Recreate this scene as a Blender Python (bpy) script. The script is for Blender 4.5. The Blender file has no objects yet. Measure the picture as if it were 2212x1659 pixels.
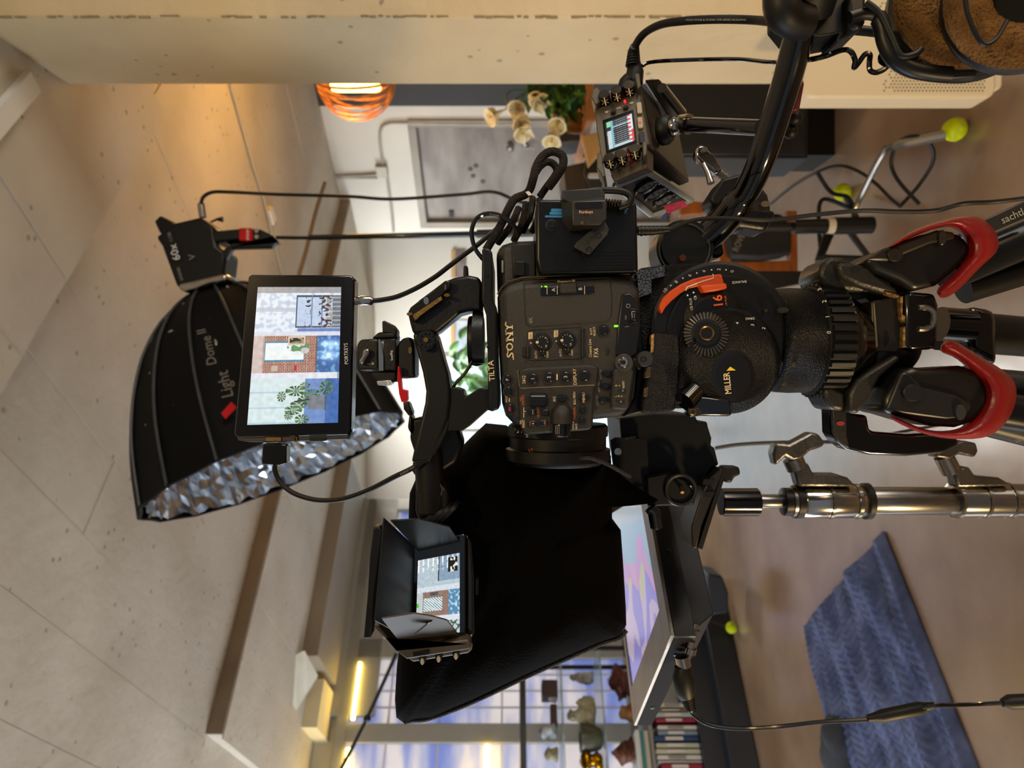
import bpy, bmesh, math, random
from mathutils import Vector, Matrix, noise
random.seed(7)
S = bpy.context.scene
COL = S.collection
F, CXP, CYP, HC = 1534.0, 1106.0, 829.5, 1.35      # focal length and image centre of the 2212x1659 photograph, eye height
V = Vector
CAM = V((0, 0, HC))
P0X = -.05
# ---------------------------------------------------------------- camera, world, lights, exposure
cd = bpy.data.cameras.new('camera'); cam = bpy.data.objects.new('camera', cd); COL.objects.link(cam)
cd.sensor_fit = 'HORIZONTAL'; cd.sensor_width = 36; cd.lens = 36 * F / 2212; cd.clip_start = .02; cd.clip_end = 200
# the photograph was taken with the phone held upright and is shown lying on its side: world up points left in the frame
cam.matrix_world = Matrix.Translation(CAM) @ Matrix(((0, 1, 0, 0), (0, 0, -1, 0), (-1, 0, 0, 0), (0, 0, 0, 1)))
cd.dof.use_dof = True; cd.dof.focus_distance = .58; cd.dof.aperture_fstop = 9.0
S.camera = cam
S.view_settings.view_transform = 'Standard'; S.view_settings.look = 'None'
S.view_settings.exposure = -0.08; S.view_settings.gamma = 1.0; S.view_settings.use_curve_mapping = False
w = bpy.data.worlds.new('world'); S.world = w; w.use_nodes = True
bg = w.node_tree.nodes['Background']; bg.inputs[0].default_value = (.78, .86, 1.0, 1); bg.inputs[1].default_value = .3
def area(name, loc, to, size, power, col, sy=None):
    l = bpy.data.lights.new(name, 'AREA'); l.shape = 'RECTANGLE'; l.size = size; l.size_y = sy or size; l.energy = power; l.color = col
    o = bpy.data.objects.new(name, l); COL.objects.link(o); o.location = loc
    o.rotation_euler = (V(to) - V(loc)).to_track_quat('-Z', 'Y').to_euler(); return o
def point(name, loc, power, col, r=.05):
    l = bpy.data.lights.new(name, 'POINT'); l.energy = power; l.color = col; l.shadow_soft_size = r
    o = bpy.data.objects.new(name, l); COL.objects.link(o); o.location = loc; return o
area('warm_lamp_light', (.35, -.5, 2.15), (.1, .7, 1.3), .06, 8, (1.0, .70, .32))
point('low_warm_fill', (.62, .1, .85), 5, (1.0, .68, .34), .10)  # unseen warm light added low on the right to gild the pillar
sl = bpy.data.lights.new('pillar_fill_spot', 'SPOT'); sl.energy = 210; sl.color = (1.0, .70, .34); sl.spot_size = math.radians(52); sl.spot_blend = .8; sl.shadow_soft_size = .12  # added spot with no visible source, warms the pillar and heater
so_ = bpy.data.objects.new('pillar_fill_spot', sl); COL.objects.link(so_); so_.location = (-1.7, -.3, .35); so_.rotation_euler = (V((.95, 1.9, .95)) - V((-1.7, -.3, .35))).to_track_quat('-Z', 'Y').to_euler()
area('ceiling_wash_right', (2.7, -.5, .9), (-.6, 3.0, 3.3), 1.4, 56, (1.0, .92, .82))  # added uplight, stands in for bounce on the ceiling
area('ceiling_wash_left', (-4.3, 2.2, .8), (-1.0, 3.4, 3.2), 1.6, 60, (1.0, .96, .9))  # second added uplight for the ceiling bounce, out of frame
area('cool_fill_left', (-4.2, 2.0, 1.9), (0, 3.2, .9), 2.2, 115, (.72, .84, 1.0))  # cool fill added inside the room to brighten the door wall
area('hall_fill', (P0X, 5.9, 2.66), (.3, 6.4, .8), .8, 95, (1.0, .98, .93))  # added fill for the far white wall, no fixture is built
area('garden_daylight', (-4.6, 8.2, 2.4), (-1.6, 5.2, 1.4), 3.0, 620, (.86, .92, 1.0))
point('ceiling_lamp_glow', (1.75, 3.4, 2.2), 15, (1.0, .47, .03), .1)

# ---------------------------------------------------------------- helpers
def lin(c):
    return c / 12.92 if c <= .04045 else ((c + .055) / 1.055) ** 2.4
def rgb(h):
    if isinstance(h, str): h = (int(h[0:2], 16), int(h[2:4], 16), int(h[4:6], 16))
    return tuple(lin(x / 255) for x in h) + (1,)
MATS = {}
def mat(name, col, rough=.5, metal=0, col2=None, scale=8, bump=0, bscale=None, emit=0, detail=4, stretch=None, trans=0, alpha=1, spec=.5, coat=0, ramp=(.35, .65)):
    if name in MATS: return MATS[name]
    m = bpy.data.materials.new(name); m.use_nodes = True; nt = m.node_tree; N = nt.nodes; L = nt.links
    b = N['Principled BSDF']; b.inputs['Base Color'].default_value = rgb(col); b.inputs['Roughness'].default_value = rough
    b.inputs['Metallic'].default_value = metal; b.inputs['Specular IOR Level'].default_value = spec
    b.inputs['Transmission Weight'].default_value = trans; b.inputs['Alpha'].default_value = alpha; b.inputs['Coat Weight'].default_value = coat
    tc = N.new('ShaderNodeTexCoord'); mp = N.new('ShaderNodeMapping'); L.new(tc.outputs['Object'], mp.inputs[0])
    if stretch: mp.inputs['Scale'].default_value = stretch
    nz = N.new('ShaderNodeTexNoise'); nz.inputs['Scale'].default_value = scale; nz.inputs['Detail'].default_value = detail
    L.new(mp.outputs[0], nz.inputs['Vector'])
    c2 = col2 if col2 else col
    r = N.new('ShaderNodeValToRGB'); L.new(nz.outputs[0], r.inputs[0])
    r.color_ramp.elements[0].position = ramp[0]; r.color_ramp.elements[1].position = ramp[1]
    r.color_ramp.elements[0].color = rgb(col); r.color_ramp.elements[1].color = rgb(c2)
    L.new(r.outputs[0], b.inputs['Base Color'])
    if emit:
        L.new(r.outputs[0], b.inputs['Emission Color']); b.inputs['Emission Strength'].default_value = emit
    if bump:
        nb = N.new('ShaderNodeTexNoise'); nb.inputs['Scale'].default_value = bscale or scale * 6; nb.inputs['Detail'].default_value = 3
        L.new(mp.outputs[0], nb.inputs['Vector'])
        bp = N.new('ShaderNodeBump'); bp.inputs['Strength'].default_value = bump; bp.inputs['Distance'].default_value = .01
        L.new(nb.outputs[0], bp.inputs['Height']); L.new(bp.outputs[0], b.inputs['Normal'])
    MATS[name] = m; return m
def vcmat(name, emit=1.0, rough=.25):
    m = bpy.data.materials.new(name); m.use_nodes = True; nt = m.node_tree; N = nt.nodes; L = nt.links
    b = N['Principled BSDF']; a = N.new('ShaderNodeAttribute'); a.attribute_name = 'Col'
    b.inputs['Base Color'].default_value = (.01, .01, .01, 1); b.inputs['Roughness'].default_value = rough
    L.new(a.outputs['Color'], b.inputs['Emission Color']); b.inputs['Emission Strength'].default_value = emit
    return m
def P(X, Y, d):
    return V(((CYP - Y) / F * d, d, HC + (CXP - X) / F * d))
def A_(a, b, z):                                    # the room's own grid, turned 39.6 degrees
    return V((-.637 * a + .771 * b, .771 * a + .637 * b, z))
def floor_pt(X, Y, z=0.0):
    d = (HC - z) * F / (X - CXP); return P(X, Y, d)
ORG = {}
class Pl:
    """a plane set by a photo point at a depth and a normal; at() meets the sight line"""
    def __init__(s, X, Y, d, n=(0, -1, 0)):
        s.p = P(X, Y, d); s.n = V(n).normalized()
    def at(s, X, Y, h=0):
        r = V(((CYP - Y) / F, 1, (CXP - X) / F)); t = (s.p + s.n * h - CAM).dot(s.n) / r.dot(s.n)
        return CAM + r * t
class MB:
    def __init__(s): s.v = []; s.f = []; s.sm = []
    def add(s, vs, fs, smooth=False):
        o = len(s.v); s.v += [V(x) for x in vs]; s.f += [tuple(i + o for i in f) for f in fs]; s.sm += [smooth] * len(fs); return s
    def hexa(s, q0, q1):                            # two quads, front and back
        n = len(q0); o = list(q0) + list(q1)
        fs = [tuple(range(n)), tuple(range(2 * n - 1, n - 1, -1))] + [((i + 1) % n, i, n + i, n + (i + 1) % n) for i in range(n)]
        return s.add(o, fs)
    def box(s, lo, hi, M=None):
        x0, y0, z0 = lo; x1, y1, z1 = hi
        a = [V((x0, y0, z0)), V((x1, y0, z0)), V((x1, y0, z1)), V((x0, y0, z1))]; b = [p + V((0, y1 - y0, 0)) for p in a]
        if M: a = [M @ p for p in a]; b = [M @ p for p in b]
        return s.hexa(a, b)
    def rbox(s, a0, a1, b0, b1, z0, z1):
        return s.hexa([A_(a0, b0, z0), A_(a1, b0, z0), A_(a1, b1, z0), A_(a0, b1, z0)], [A_(a0, b0, z1), A_(a1, b0, z1), A_(a1, b1, z1), A_(a0, b1, z1)])
    def prism(s, pl, pts, h0, h1):                  # outline traced on plane pl, thickness h0..h1 along its normal
        ps = [pl.at(x, y) for x, y in pts]
        return s.hexa([p + pl.n * h1 for p in ps], [p + pl.n * h0 for p in ps])
    def frustum(s, pl, pts, pts2, h0, h1):
        return s.hexa([pl.at(x, y) + pl.n * h1 for x, y in pts2], [pl.at(x, y) + pl.n * h0 for x, y in pts])
    def tube(s, pts, r, seg=10, cap=True, closed=False):
        pts = [V(p) for p in pts]; n = len(pts); rs = r if isinstance(r, (list, tuple)) else [r] * n
        t0 = (pts[1] - pts[0]).normalized(); u = t0.orthogonal().normalized(); vs = []; pt = t0
        for i, p in enumerate(pts):
            t = (pts[(i + 1) % n] - pts[i - 1]) if (closed or 0 < i < n - 1) else (pts[1] - pts[0] if i == 0 else pts[-1] - pts[-2])
            if t.length < 1e-9: t = pt
            t = t.normalized(); u = (u - t * u.dot(t)); u = (u if u.length > 1e-6 else t.orthogonal()).normalized(); w_ = t.cross(u); pt = t
            vs += [p + (u * math.cos(2 * math.pi * k / seg) + w_ * math.sin(2 * math.pi * k / seg)) * rs[i] for k in range(seg)]
        fs = []
        for i in range(n if closed else n - 1):
            j = (i + 1) % n
            fs += [(i * seg + k, i * seg + (k + 1) % seg, j * seg + (k + 1) % seg, j * seg + k) for k in range(seg)]
        s.add(vs, fs, True)
        if cap and not closed:
            o = len(s.v) - len(vs); s.f.append(tuple(o + k for k in range(seg - 1, -1, -1))); s.f.append(tuple(o + (n - 1) * seg + k for k in range(seg))); s.sm += [False, False]
        return s
    def lathe(s, c, ax, prof, seg=32, sy=1.0, smooth=True):   # prof: (radius, height along axis)
        c = V(c); ax = V(ax).normalized(); u = ax.orthogonal().normalized(); w_ = ax.cross(u); vs = []
        for r, h in prof:
            vs += [c + ax * h + (u * math.cos(2 * math.pi * k / seg) + w_ * math.sin(2 * math.pi * k / seg) * sy) * max(r, 1e-5) for k in range(seg)]
        fs = []
        for i in range(len(prof) - 1):
            fs += [(i * seg + k, i * seg + (k + 1) % seg, (i + 1) * seg + (k + 1) % seg, (i + 1) * seg + k) for k in range(seg)]
        return s.add(vs, fs, smooth)
    def disc(s, pl, X, Y, rpx, h0, h1, seg=24, ry=None, ch=.15):
        """round button on plane pl, radius in photo pixels"""
        c = pl.at(X, Y); k = (c - CAM).dot(V((0, 1, 0))) / F; u = V((1, 0, 0)); u = (u - pl.n * u.dot(pl.n)).normalized(); w_ = pl.n.cross(u)
        r1 = rpx * k; r2 = (ry or rpx) * k; vs = []
        for q, h in ((1, h0), (1, h1 - (h1 - h0) * ch), (1 - ch * .6, h1)):
            vs += [c + pl.n * h + u * r2 * q * math.cos(2 * math.pi * i / seg) + w_ * r1 * q * math.sin(2 * math.pi * i / seg) for i in range(seg)]
        fs = [tuple(2 * seg + i for i in range(seg))]
        for j in range(2): fs += [(j * seg + i, j * seg + (i + 1) % seg, (j + 1) * seg + (i + 1) % seg, (j + 1) * seg + i) for i in range(seg)]
        return s.add(vs, fs)
    def ring(s, pl, X, Y, rpx, tr, h=0, ry=None, seg=28):
        c = pl.at(X, Y, h); k = c.y / F; u = V((1, 0, 0)); u = (u - pl.n * u.dot(pl.n)).normalized(); w_ = pl.n.cross(u)
        pts = [c + u * (ry or rpx) * k * math.cos(2 * math.pi * i / seg) + w_ * rpx * k * math.sin(2 * math.pi * i / seg) for i in range(seg)]
        return s.tube(pts, tr, 6, closed=True)
    def ball(s, c, r, seg=16, sc=(1, 1, 1)):
        c = V(c); n = seg // 2; vs = []; fs = []
        for i in range(n + 1):
            th = math.pi * i / n
            vs += [c + V((math.sin(th) * math.cos(2 * math.pi * k / seg) * sc[0], math.sin(th) * math.sin(2 * math.pi * k / seg) * sc[1], math.cos(th) * sc[2])) * r for k in range(seg)]
        for i in range(n): fs += [(i * seg + k, i * seg + (k + 1) % seg, (i + 1) * seg + (k + 1) % seg, (i + 1) * seg + k) for k in range(seg)]
        return s.add(vs, fs, True)
    def build(s, name, m, parent=None, bevel=0, label=None, smooth=None, sub=0, kind=None, seg=2):
        me = bpy.data.meshes.new(name)
        if parent is not None: org = ORG[parent.name]
        else:
            xs = [v.x for v in s.v]; ys = [v.y for v in s.v]; zs = [v.z for v in s.v]
            org = V(((min(xs) + max(xs)) / 2, (min(ys) + max(ys)) / 2, min(zs)))
        me.from_pydata([v - org for v in s.v], [], s.f)
        bm = bmesh.new(); bm.from_mesh(me); bmesh.ops.remove_doubles(bm, verts=bm.verts, dist=1e-6); bmesh.ops.recalc_face_normals(bm, faces=bm.faces)
        bm.to_mesh(me); bm.free()
        allsm = bevel > 0 or any(s.sm) or smooth
        if allsm and smooth is not False:
            me.polygons.foreach_set('use_smooth', [True] * len(me.polygons)); me.set_sharp_from_angle(angle=math.radians(38 if not smooth else 80))
        me.materials.append(m)
        o = bpy.data.objects.new(name, me); COL.objects.link(o)
        ORG[o.name] = org
        if parent is not None: o.parent = parent
        else: o.location = org
        if bevel:
            b = o.modifiers.new('bevel', 'BEVEL'); b.width = bevel; b.segments = seg; b.limit_method = 'ANGLE'; b.angle_limit = math.radians(35)
            b.harden_normals = False
        if sub: q = o.modifiers.new('sub', 'SUBSURF'); q.levels = sub; q.render_levels = sub
        if label: o['label'] = label
        if kind: o['kind'] = kind
        return o
def thing(name, label, cat, loc, group=None):
    o = bpy.data.objects.new(name, None); o.empty_display_size = .05; COL.objects.link(o); o.location = loc; ORG[o.name] = V(loc)
    o['label'] = label; o['category'] = cat
    if group: o['group'] = group
    return o
def tag(o, label, cat, group=None):
    o['label'] = label; o['category'] = cat
    if group: o['group'] = group
    return o
def cr(pts, n=6, closed=False):                      # Catmull-Rom through 3-D points
    pts = [V(p) for p in pts]; out = []; m = len(pts)
    for i in range(m - 1):
        p0 = pts[max(i - 1, 0)]; p1 = pts[i]; p2 = pts[i + 1]; p3 = pts[min(i + 2, m - 1)]
        for k in range(n):
            t = k / n; out.append(.5 * ((2 * p1) + (p2 - p0) * t + (2 * p0 - 5 * p1 + 4 * p2 - p3) * t * t + (3 * p1 - p0 - 3 * p2 + p3) * t ** 3))
    out.append(pts[-1]); return out
def cable(name, px, r, m, label=None, cat='cable', parent=None, n=6, seg=8, group=None):
    """px: (X, Y, depth) way points"""
    o = MB().tube(cr([P(*p) for p in px], n), r, seg).build(name, m, parent)
    if parent is None: tag(o, label, cat, group)
    elif label: o['label'] = label
    return o
def text(s, pl, X, Y, hpx, m, parent, ang=90, name='lettering', h=.0006, sx=1.0, shear=0, depth=.0001, off=0, font_h=.7):
    """flat print centred on photo pixel X,Y; hpx is letter height in pixels; ang is its reading direction in the photo (90: upwards)"""
    cu = bpy.data.curves.new('t', 'FONT'); cu.body = s; cu.align_x = 'CENTER'; cu.align_y = 'CENTER'; cu.extrude = 0; cu.shear = shear; cu.offset = off; cu.resolution_u = 2
    to = bpy.data.objects.new('t', cu); me = bpy.data.meshes.new_from_object(to)
    bpy.data.objects.remove(to)
    c = pl.at(X, Y, h); a = math.radians(ang); step = 20
    rd = (pl.at(X + math.cos(a) * step, Y - math.sin(a) * step, h) - c).normalized()
    up = pl.n.cross(rd); k = c.y / F * hpx / font_h
    org = ORG[parent.name]
    for v in me.vertices: v.co = c + rd * v.co.x * k * sx + up * v.co.y * k - org
    me.materials.clear(); me.materials.append(m); me.name = name
    o = bpy.data.objects.new(name, me); COL.objects.link(o); ORG[o.name] = org; o.parent = parent
    return o
def patch(pl, pts, m, parent, name='print', h=.0005, t=.0002):
    return MB().prism(pl, pts, h - t, h).build(name, m, parent)
def rrect(x0, y0, x1, y1, r=4, n=3, ang=0):
    cx, cy = (x0 + x1) / 2, (y0 + y1) / 2; out = []
    for qx, qy, a0 in ((x1 - r, y1 - r, 0), (x0 + r, y1 - r, 90), (x0 + r, y0 + r, 180), (x1 - r, y0 + r, 270)):
        for k in range(n + 1):
            a = math.radians(a0 + 90 * k / n); out.append((qx + r * math.cos(a), qy + r * math.sin(a)))
    if ang:
        c, s_ = math.cos(math.radians(ang)), math.sin(math.radians(ang)); out = [(cx + (x - cx) * c - (y - cy) * s_, cy + (x - cx) * s_ + (y - cy) * c) for x, y in out]
    return out
def screen(name, corners, nu, nv, fn, parent, m, emit=None):
    """a picture on a screen: a fine grid of coloured points; corners = TL,TR,BR,BL as the screen is read"""
    tl, tr, br, bl = corners; vs = []; cols = []
    org = ORG[parent.name]
    for j in range(nv + 1):
        for i in range(nu + 1):
            u, v = i / nu, j / nv
            vs.append((tl * (1 - u) + tr * u) * (1 - v) + (bl * (1 - u) + br * u) * v - org); cols.append(rgb(fn(u, v)))
    fs = [(j * (nu + 1) + i, j * (nu + 1) + i + 1, (j + 1) * (nu + 1) + i + 1, (j + 1) * (nu + 1) + i) for j in range(nv) for i in range(nu)]
    me = bpy.data.meshes.new(name); me.from_pydata(vs, [], fs)
    ca = me.color_attributes.new('Col', 'FLOAT_COLOR', 'POINT'); ca.data.foreach_set('color', [c for q in cols for c in q])
    me.materials.append(m); o = bpy.data.objects.new(name, me); COL.objects.link(o); ORG[o.name] = org; o.parent = parent
    return o
# ---------------------------------------------------------------- materials
BLK = mat('black_plastic', '040404', .42, col2='060606', scale=40, spec=.35)
BLKG = mat('black_gloss', '030303', .14, col2='050505', scale=10, coat=.5)
BLKM = mat('black_metal', '050505', .36, .0, col2='080808', scale=30, bump=.05, bscale=500, spec=.4)
RUB = mat('black_rubber', '050505', .5, col2='080808', scale=30, spec=.35)
CAMB = mat('camera_body_grey', '100d0b', .42, col2='14110d', scale=60, bump=.28, bscale=1800, spec=.55)
PANL = mat('camera_panel_grey', '151210', .46, col2='191613', scale=60, bump=.25, bscale=1800)
CRAK = mat('crackle_black', '050505', .32, col2='080808', scale=60, bump=.5, bscale=900, spec=.22)
BATT = mat('battery_black', '040405', .35, col2='060607', scale=30, spec=.35)
CLOTH = mat('black_cloth', '020202', .95, col2='050404', scale=14, bump=.2, bscale=400, spec=.05)
SOFT = mat('softbox_black', '040405', .65, col2='060607', scale=6, spec=.15)
CREAM = mat('cream_print', 'e6d2a8', .5, col2='d8c398', scale=30)
WHT = mat('white_print', 'dcdcd8', .5, col2='cfcfcb', scale=30)
GREYP = mat('grey_print', '8a8680', .5, col2='7a766f', scale=30)
ORP = mat('orange_print', 'c8651c', .5, col2='b85a18', scale=30)
REDP = mat('red_print', 'e0203a', .5, emit=.4)
GREEN = mat('green_lamp', '66ff20', .4, emit=2.5)
REDL = mat('red_lamp', 'ff1820', .4, emit=4)
CHR = mat('chrome', 'b9b4ab', .16, 1, col2='a6a29a', scale=20)
STL = mat('brushed_steel', '8d8a86', .3, 1, col2='7c7975', scale=60, stretch=(8, 8, 1))
BRASS = mat('brass', '8f7444', .35, 1, col2='6a5430', scale=40)
ORG_ = mat('orange_plastic', 'd4500c', .45, col2='c2470a', scale=20)
RED = mat('red_plastic', '7c0b0b', .36, col2='6c0909', scale=14, bump=.1, bscale=90)
REDM = mat('red_anodised', 'c8131a', .28, .3, col2='b01016', scale=20)
GCAST = mat('grey_casting', '201f1d', .42, .1, col2='282521', scale=30, bump=.1, bscale=300)
WORN = mat('worn_bare_metal', 'b08a55', .45, .5, col2='5a4630', scale=200, bump=.4, bscale=400)
FLOORM = mat('polished_concrete', '6c543e', .24, col2='967f67', scale=1.9, bump=.13, bscale=7, detail=10, spec=.9, ramp=(.3, .75))
YEL = mat('tennis_yellow', 'd2e01c', .9, col2='b9c814', scale=60, bump=.6, bscale=500, spec=.1)
# ================================================================ the room
def concrete(name, c1, c2, line=None, rough=.75, seed=0., pits=1.0):
    """painted board-marked concrete: blotches, pits and the seams of the boards, laid along the room's grid"""
    m = bpy.data.materials.new(name); m.use_nodes = True; nt = m.node_tree; N = nt.nodes; L = nt.links; b = N['Principled BSDF']
    tc = N.new('ShaderNodeTexCoord'); mp = N.new('ShaderNodeMapping'); L.new(tc.outputs['Object'], mp.inputs[0]); mp.inputs['Location'].default_value = (seed, seed * 1.7, 0)
    mp.inputs['Rotation'].default_value = (0, 0, math.radians(-39.6 if line else 0))
    n1 = N.new('ShaderNodeTexNoise'); n1.inputs['Scale'].default_value = 2.2; n1.inputs['Detail'].default_value = 9; L.new(mp.outputs[0], n1.inputs['Vector'])
    r = N.new('ShaderNodeValToRGB'); r.color_ramp.elements[0].color = rgb(c1); r.color_ramp.elements[1].color = rgb(c2); r.color_ramp.elements[0].position = .35; r.color_ramp.elements[1].position = .68
    L.new(n1.outputs[0], r.inputs[0])
    vo = N.new('ShaderNodeTexVoronoi'); vo.inputs['Scale'].default_value = 16; L.new(mp.outputs[0], vo.inputs['Vector'])
    n2 = N.new('ShaderNodeTexNoise'); n2.inputs['Scale'].default_value = 3.5; L.new(mp.outputs[0], n2.inputs['Vector'])
    pt = N.new('ShaderNodeMath'); pt.operation = 'LESS_THAN'; pt.inputs[1].default_value = .14; L.new(vo.outputs['Distance'], pt.inputs[0])
    gt = N.new('ShaderNodeMath'); gt.operation = 'GREATER_THAN'; gt.inputs[1].default_value = .49; L.new(n2.outputs[0], gt.inputs[0])
    mu = N.new('ShaderNodeMath'); mu.operation = 'MULTIPLY'; L.new(pt.outputs[0], mu.inputs[0]); L.new(gt.outputs[0], mu.inputs[1])
    mx = N.new('ShaderNodeMixRGB'); mx.inputs[2].default_value = rgb('6e6350'); L.new(r.outputs[0], mx.inputs[1])
    mm = N.new('ShaderNodeMath'); mm.operation = 'MULTIPLY'; mm.inputs[1].default_value = .55 * pits; L.new(mu.outputs[0], mm.inputs[0]); L.new(mm.outputs[0], mx.inputs[0])
    last = mx.outputs[0]
    n3 = N.new('ShaderNodeTexNoise'); n3.inputs['Scale'].default_value = 22; n3.inputs['Detail'].default_value = 8; L.new(mp.outputs[0], n3.inputs['Vector'])
    sb = N.new('ShaderNodeMath'); sb.operation = 'SUBTRACT'; L.new(n3.outputs[0], sb.inputs[0]); L.new(mu.outputs[0], sb.inputs[1])
    bp = N.new('ShaderNodeBump'); bp.inputs['Strength'].default_value = .35; bp.inputs['Distance'].default_value = .012; L.new(sb.outputs[0], bp.inputs['Height']); L.new(bp.outputs[0], b.inputs['Normal'])
    L.new(last, b.inputs['Base Color']); b.inputs['Roughness'].default_value = rough
    return m
CEIL = concrete('ceiling_concrete', 'b0a796', 'c2baab', line=True)
PILM = concrete('pillar_concrete', 'bba67f', 'cbb792', seed=4, rough=.55, pits=1.2)
WALLM = mat('white_painted_wall', 'cdccc4', .6, col2='bdbcb4', scale=1.4, bump=.1, bscale=30)
GREYW = mat('grey_painted_frame', '8a8880', .55, col2='7f7d76', scale=2)
TAUPE = mat('taupe_paint', '8d8475', .6, col2='837a6c', scale=2)
# floor
fb = MB().box((-9, -3, -.1), (9, 14, 0)); fl = fb.build('floor', FLOORM, kind='structure')
tf = FLOORM.node_tree
# ceiling slab, the thicker panel round the pillar and the one by the glazed partition
ce = MB().hexa([V((-9, -3, 2.78)), V((9, -3, 2.78)), V((9, 14, 2.78)), V((-9, 14, 2.78))], [V((-9, -3, 3.0)), V((9, -3, 3.0)), V((9, 14, 3.0)), V((-9, 14, 3.0))])
ceil = ce.build('ceiling', CEIL, kind='structure')
# form boards: long thin strips standing a few millimetres proud of each other
k = 0
rnd = random.Random(3)
def board(a0, a1, b0, b1, z, parent):
    t = rnd.uniform(.0012, .0042); mb = MB().rbox(a0, a1, b0 + .001, b1 - .001, z - t, z + .002)
    mb.build('board_mark', CEIL, parent)
for i in range(22):
    b0 = -1.2 + i * .29
    cuts = sorted([1.449] + [rnd.uniform(1.6, 3.4)] + [3.6])
    for a0, a1 in zip(cuts[:-1], cuts[1:]): board(a0, a1, b0, b0 + .29, 2.78, ceil)
pn = MB().rbox(-4, 1.449, -6, 2.53, 2.69, 2.781).build('trim_1', CEIL, kind='structure', bevel=.006)
for i in range(12):
    b1 = 2.53 - i * .31
    c = rnd.uniform(.0, .9)
    for a0, a1 in ((-1.5, c), (c, 1.447)): board(a0, a1, b1 - .31, b1, 2.69, pn)
MB().rbox(.953, 1.012, -4, 1.9, 2.668, 2.69).build('trim_2', mat('pale_strip', 'c9c8c0', .6), kind='structure', bevel=.003)
p3 = MB().rbox(3.6, 5.3, .85, 4.955, 2.70, 2.781).build('trim_3', CEIL, kind='structure', bevel=.004)
for i in range(12):
    b0 = .83 + i * .34; board(3.602, 5.28, b0, b0 + .34, 2.70, p3)
MB().rbox(3.585, 3.6, .85, 4.95, 2.70, 2.779).build('trim_4', mat('beam_edge_brown', '8a7c6a', .6, col2='7a6d5d', scale=4), kind='structure')
# concrete pillar with its form seam
pil = MB().box((.903, 1.75, 0), (2.5, 2.142, 2.69)).build('wall_right', PILM, kind='structure', bevel=.006)
sm = MB()
for i in range(150):
    if rnd.random() < .3: continue
    z0 = i * 2.69 / 150; x = .905 + rnd.uniform(-.002, .002)
    sm.box((x - rnd.uniform(.001, .0025), 1.748 - rnd.uniform(0, .002), z0), (x + rnd.uniform(.0005, .002), 1.753, min(2.68, z0 + rnd.uniform(.008, .03))))
sm.build('seam', mat('rough_seam', 'a08a64', .9, col2='8f7a58', scale=60, bump=.8, bscale=300), pil)
# door wall
dw = MB().rbox(-4, 2.86, 4.96, 5.1, 0, 2.78).rbox(3.87, 3.94, 4.96, 5.1, 0, 2.78).rbox(2.86, 3.87, 4.96, 5.1, 2.14, 2.78)
dwo = dw.build('wall_back', WALLM, kind='structure')
DWP = Pl(900, 300, 5.4, (-.771, -.637, 0)); DWP.p = A_(3, 4.96, 1)
MB().rbox(1.2, 2.74, 4.93, 4.96, 0, 2.78).build('dark_panel', mat('charcoal_panel', '1c1c1d', .6, col2='222122', scale=3), dwo, label='dark charcoal panel')
DOORM = mat('brushed_door_grey', '665f59', .45, col2='85817b', scale=2.2, stretch=(1, 1, 3), bump=.1, bscale=9)
FRM = mat('door_frame_grey', '8b857a', .5, col2='7e786e', scale=4)
door = MB().rbox(2.92, 3.81, 4.985, 5.03, 0.02, 2.08).build('door_1', DOORM, kind='structure', bevel=.003)
MB().rbox(2.86, 2.92, 4.94, 5.06, 0, 2.14).rbox(3.81, 3.87, 4.94, 5.06, 0, 2.14).rbox(2.92, 3.81, 4.94, 5.06, 2.08, 2.14).build('door_frame', FRM, door, bevel=.004)
def dwpt(X, Y, off=0):
    r = V(((CYP - Y) / F, 1, (CXP - X) / F)); n = V((-.771, -.637, 0)); p = A_(3, 4.985, 1) + n * off; return CAM + r * ((p - CAM).dot(n) / r.dot(n))
c = dwpt(1102, 313); n_ = V((-.771, -.637, 0))
MB().lathe(c, n_, [(0, .08), (.02, .078), (.03, .06), (.03, .045), (.014, .03), (.012, .012), (.032, .008), (.034, 0)], 20).build('door_knob', CHR, door)
c = dwpt(1135, 315)
MB().lathe(c, n_, [(0, .02), (.022, .018), (.026, 0)], 18).tube([c + n_ * .03, c + n_ * .03 + V((0, 0, -.01)) , c + n_ * .03 + V((0.0, 0, -.07))], .006, 8).build('lock', CHR, door)
MB().box((-.03, -.004, -.02), (.03, .004, .02), Matrix.Translation(dwpt(975, 462, .01)) @ Matrix.Rotation(math.radians(-50), 4, 'Z')).build('hinge', BLK, door)
for X, Y in ((1016, 365), (1028, 358), (1043, 392), (1022, 380)):
    c = dwpt(X, Y, .001); MB().lathe(c, n_, [(0, .002), (.02, .001), (.022, 0)], 9).build('paint_chip', mat('chipped_dark', '4a443c', .8), door)
# conduits on the door wall
CON = mat('conduit_grey', 'a39f94', .5, .2, col2='959186', scale=10)
def cond(px, r=.011):
    pts = [dwpt(X, Y, .04) for X, Y in px]; MB().tube(cr(pts, 4), r, 8).build('conduit', CON, dwo)
cond([(700, 355), (703, 372), (722, 380), (760, 380), (815, 377)])
cond([(1110, 268), (1000, 268), (870, 266), (838, 268), (823, 280), (821, 310), (828, 360)])
cond([(832, 362), (838, 400), (845, 450), (850, 500)])
cond([(700, 400), (708, 388), (726, 384), (815, 385)], .008)
cbx = dwpt(825, 368, .04); MB().box((-.05, -.03, -.045), (.05, .03, .045), Matrix.Translation(cbx) @ Matrix.Rotation(math.radians(-50), 4, 'Z')).build('junction_box', CON, dwo, bevel=.004)
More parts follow.
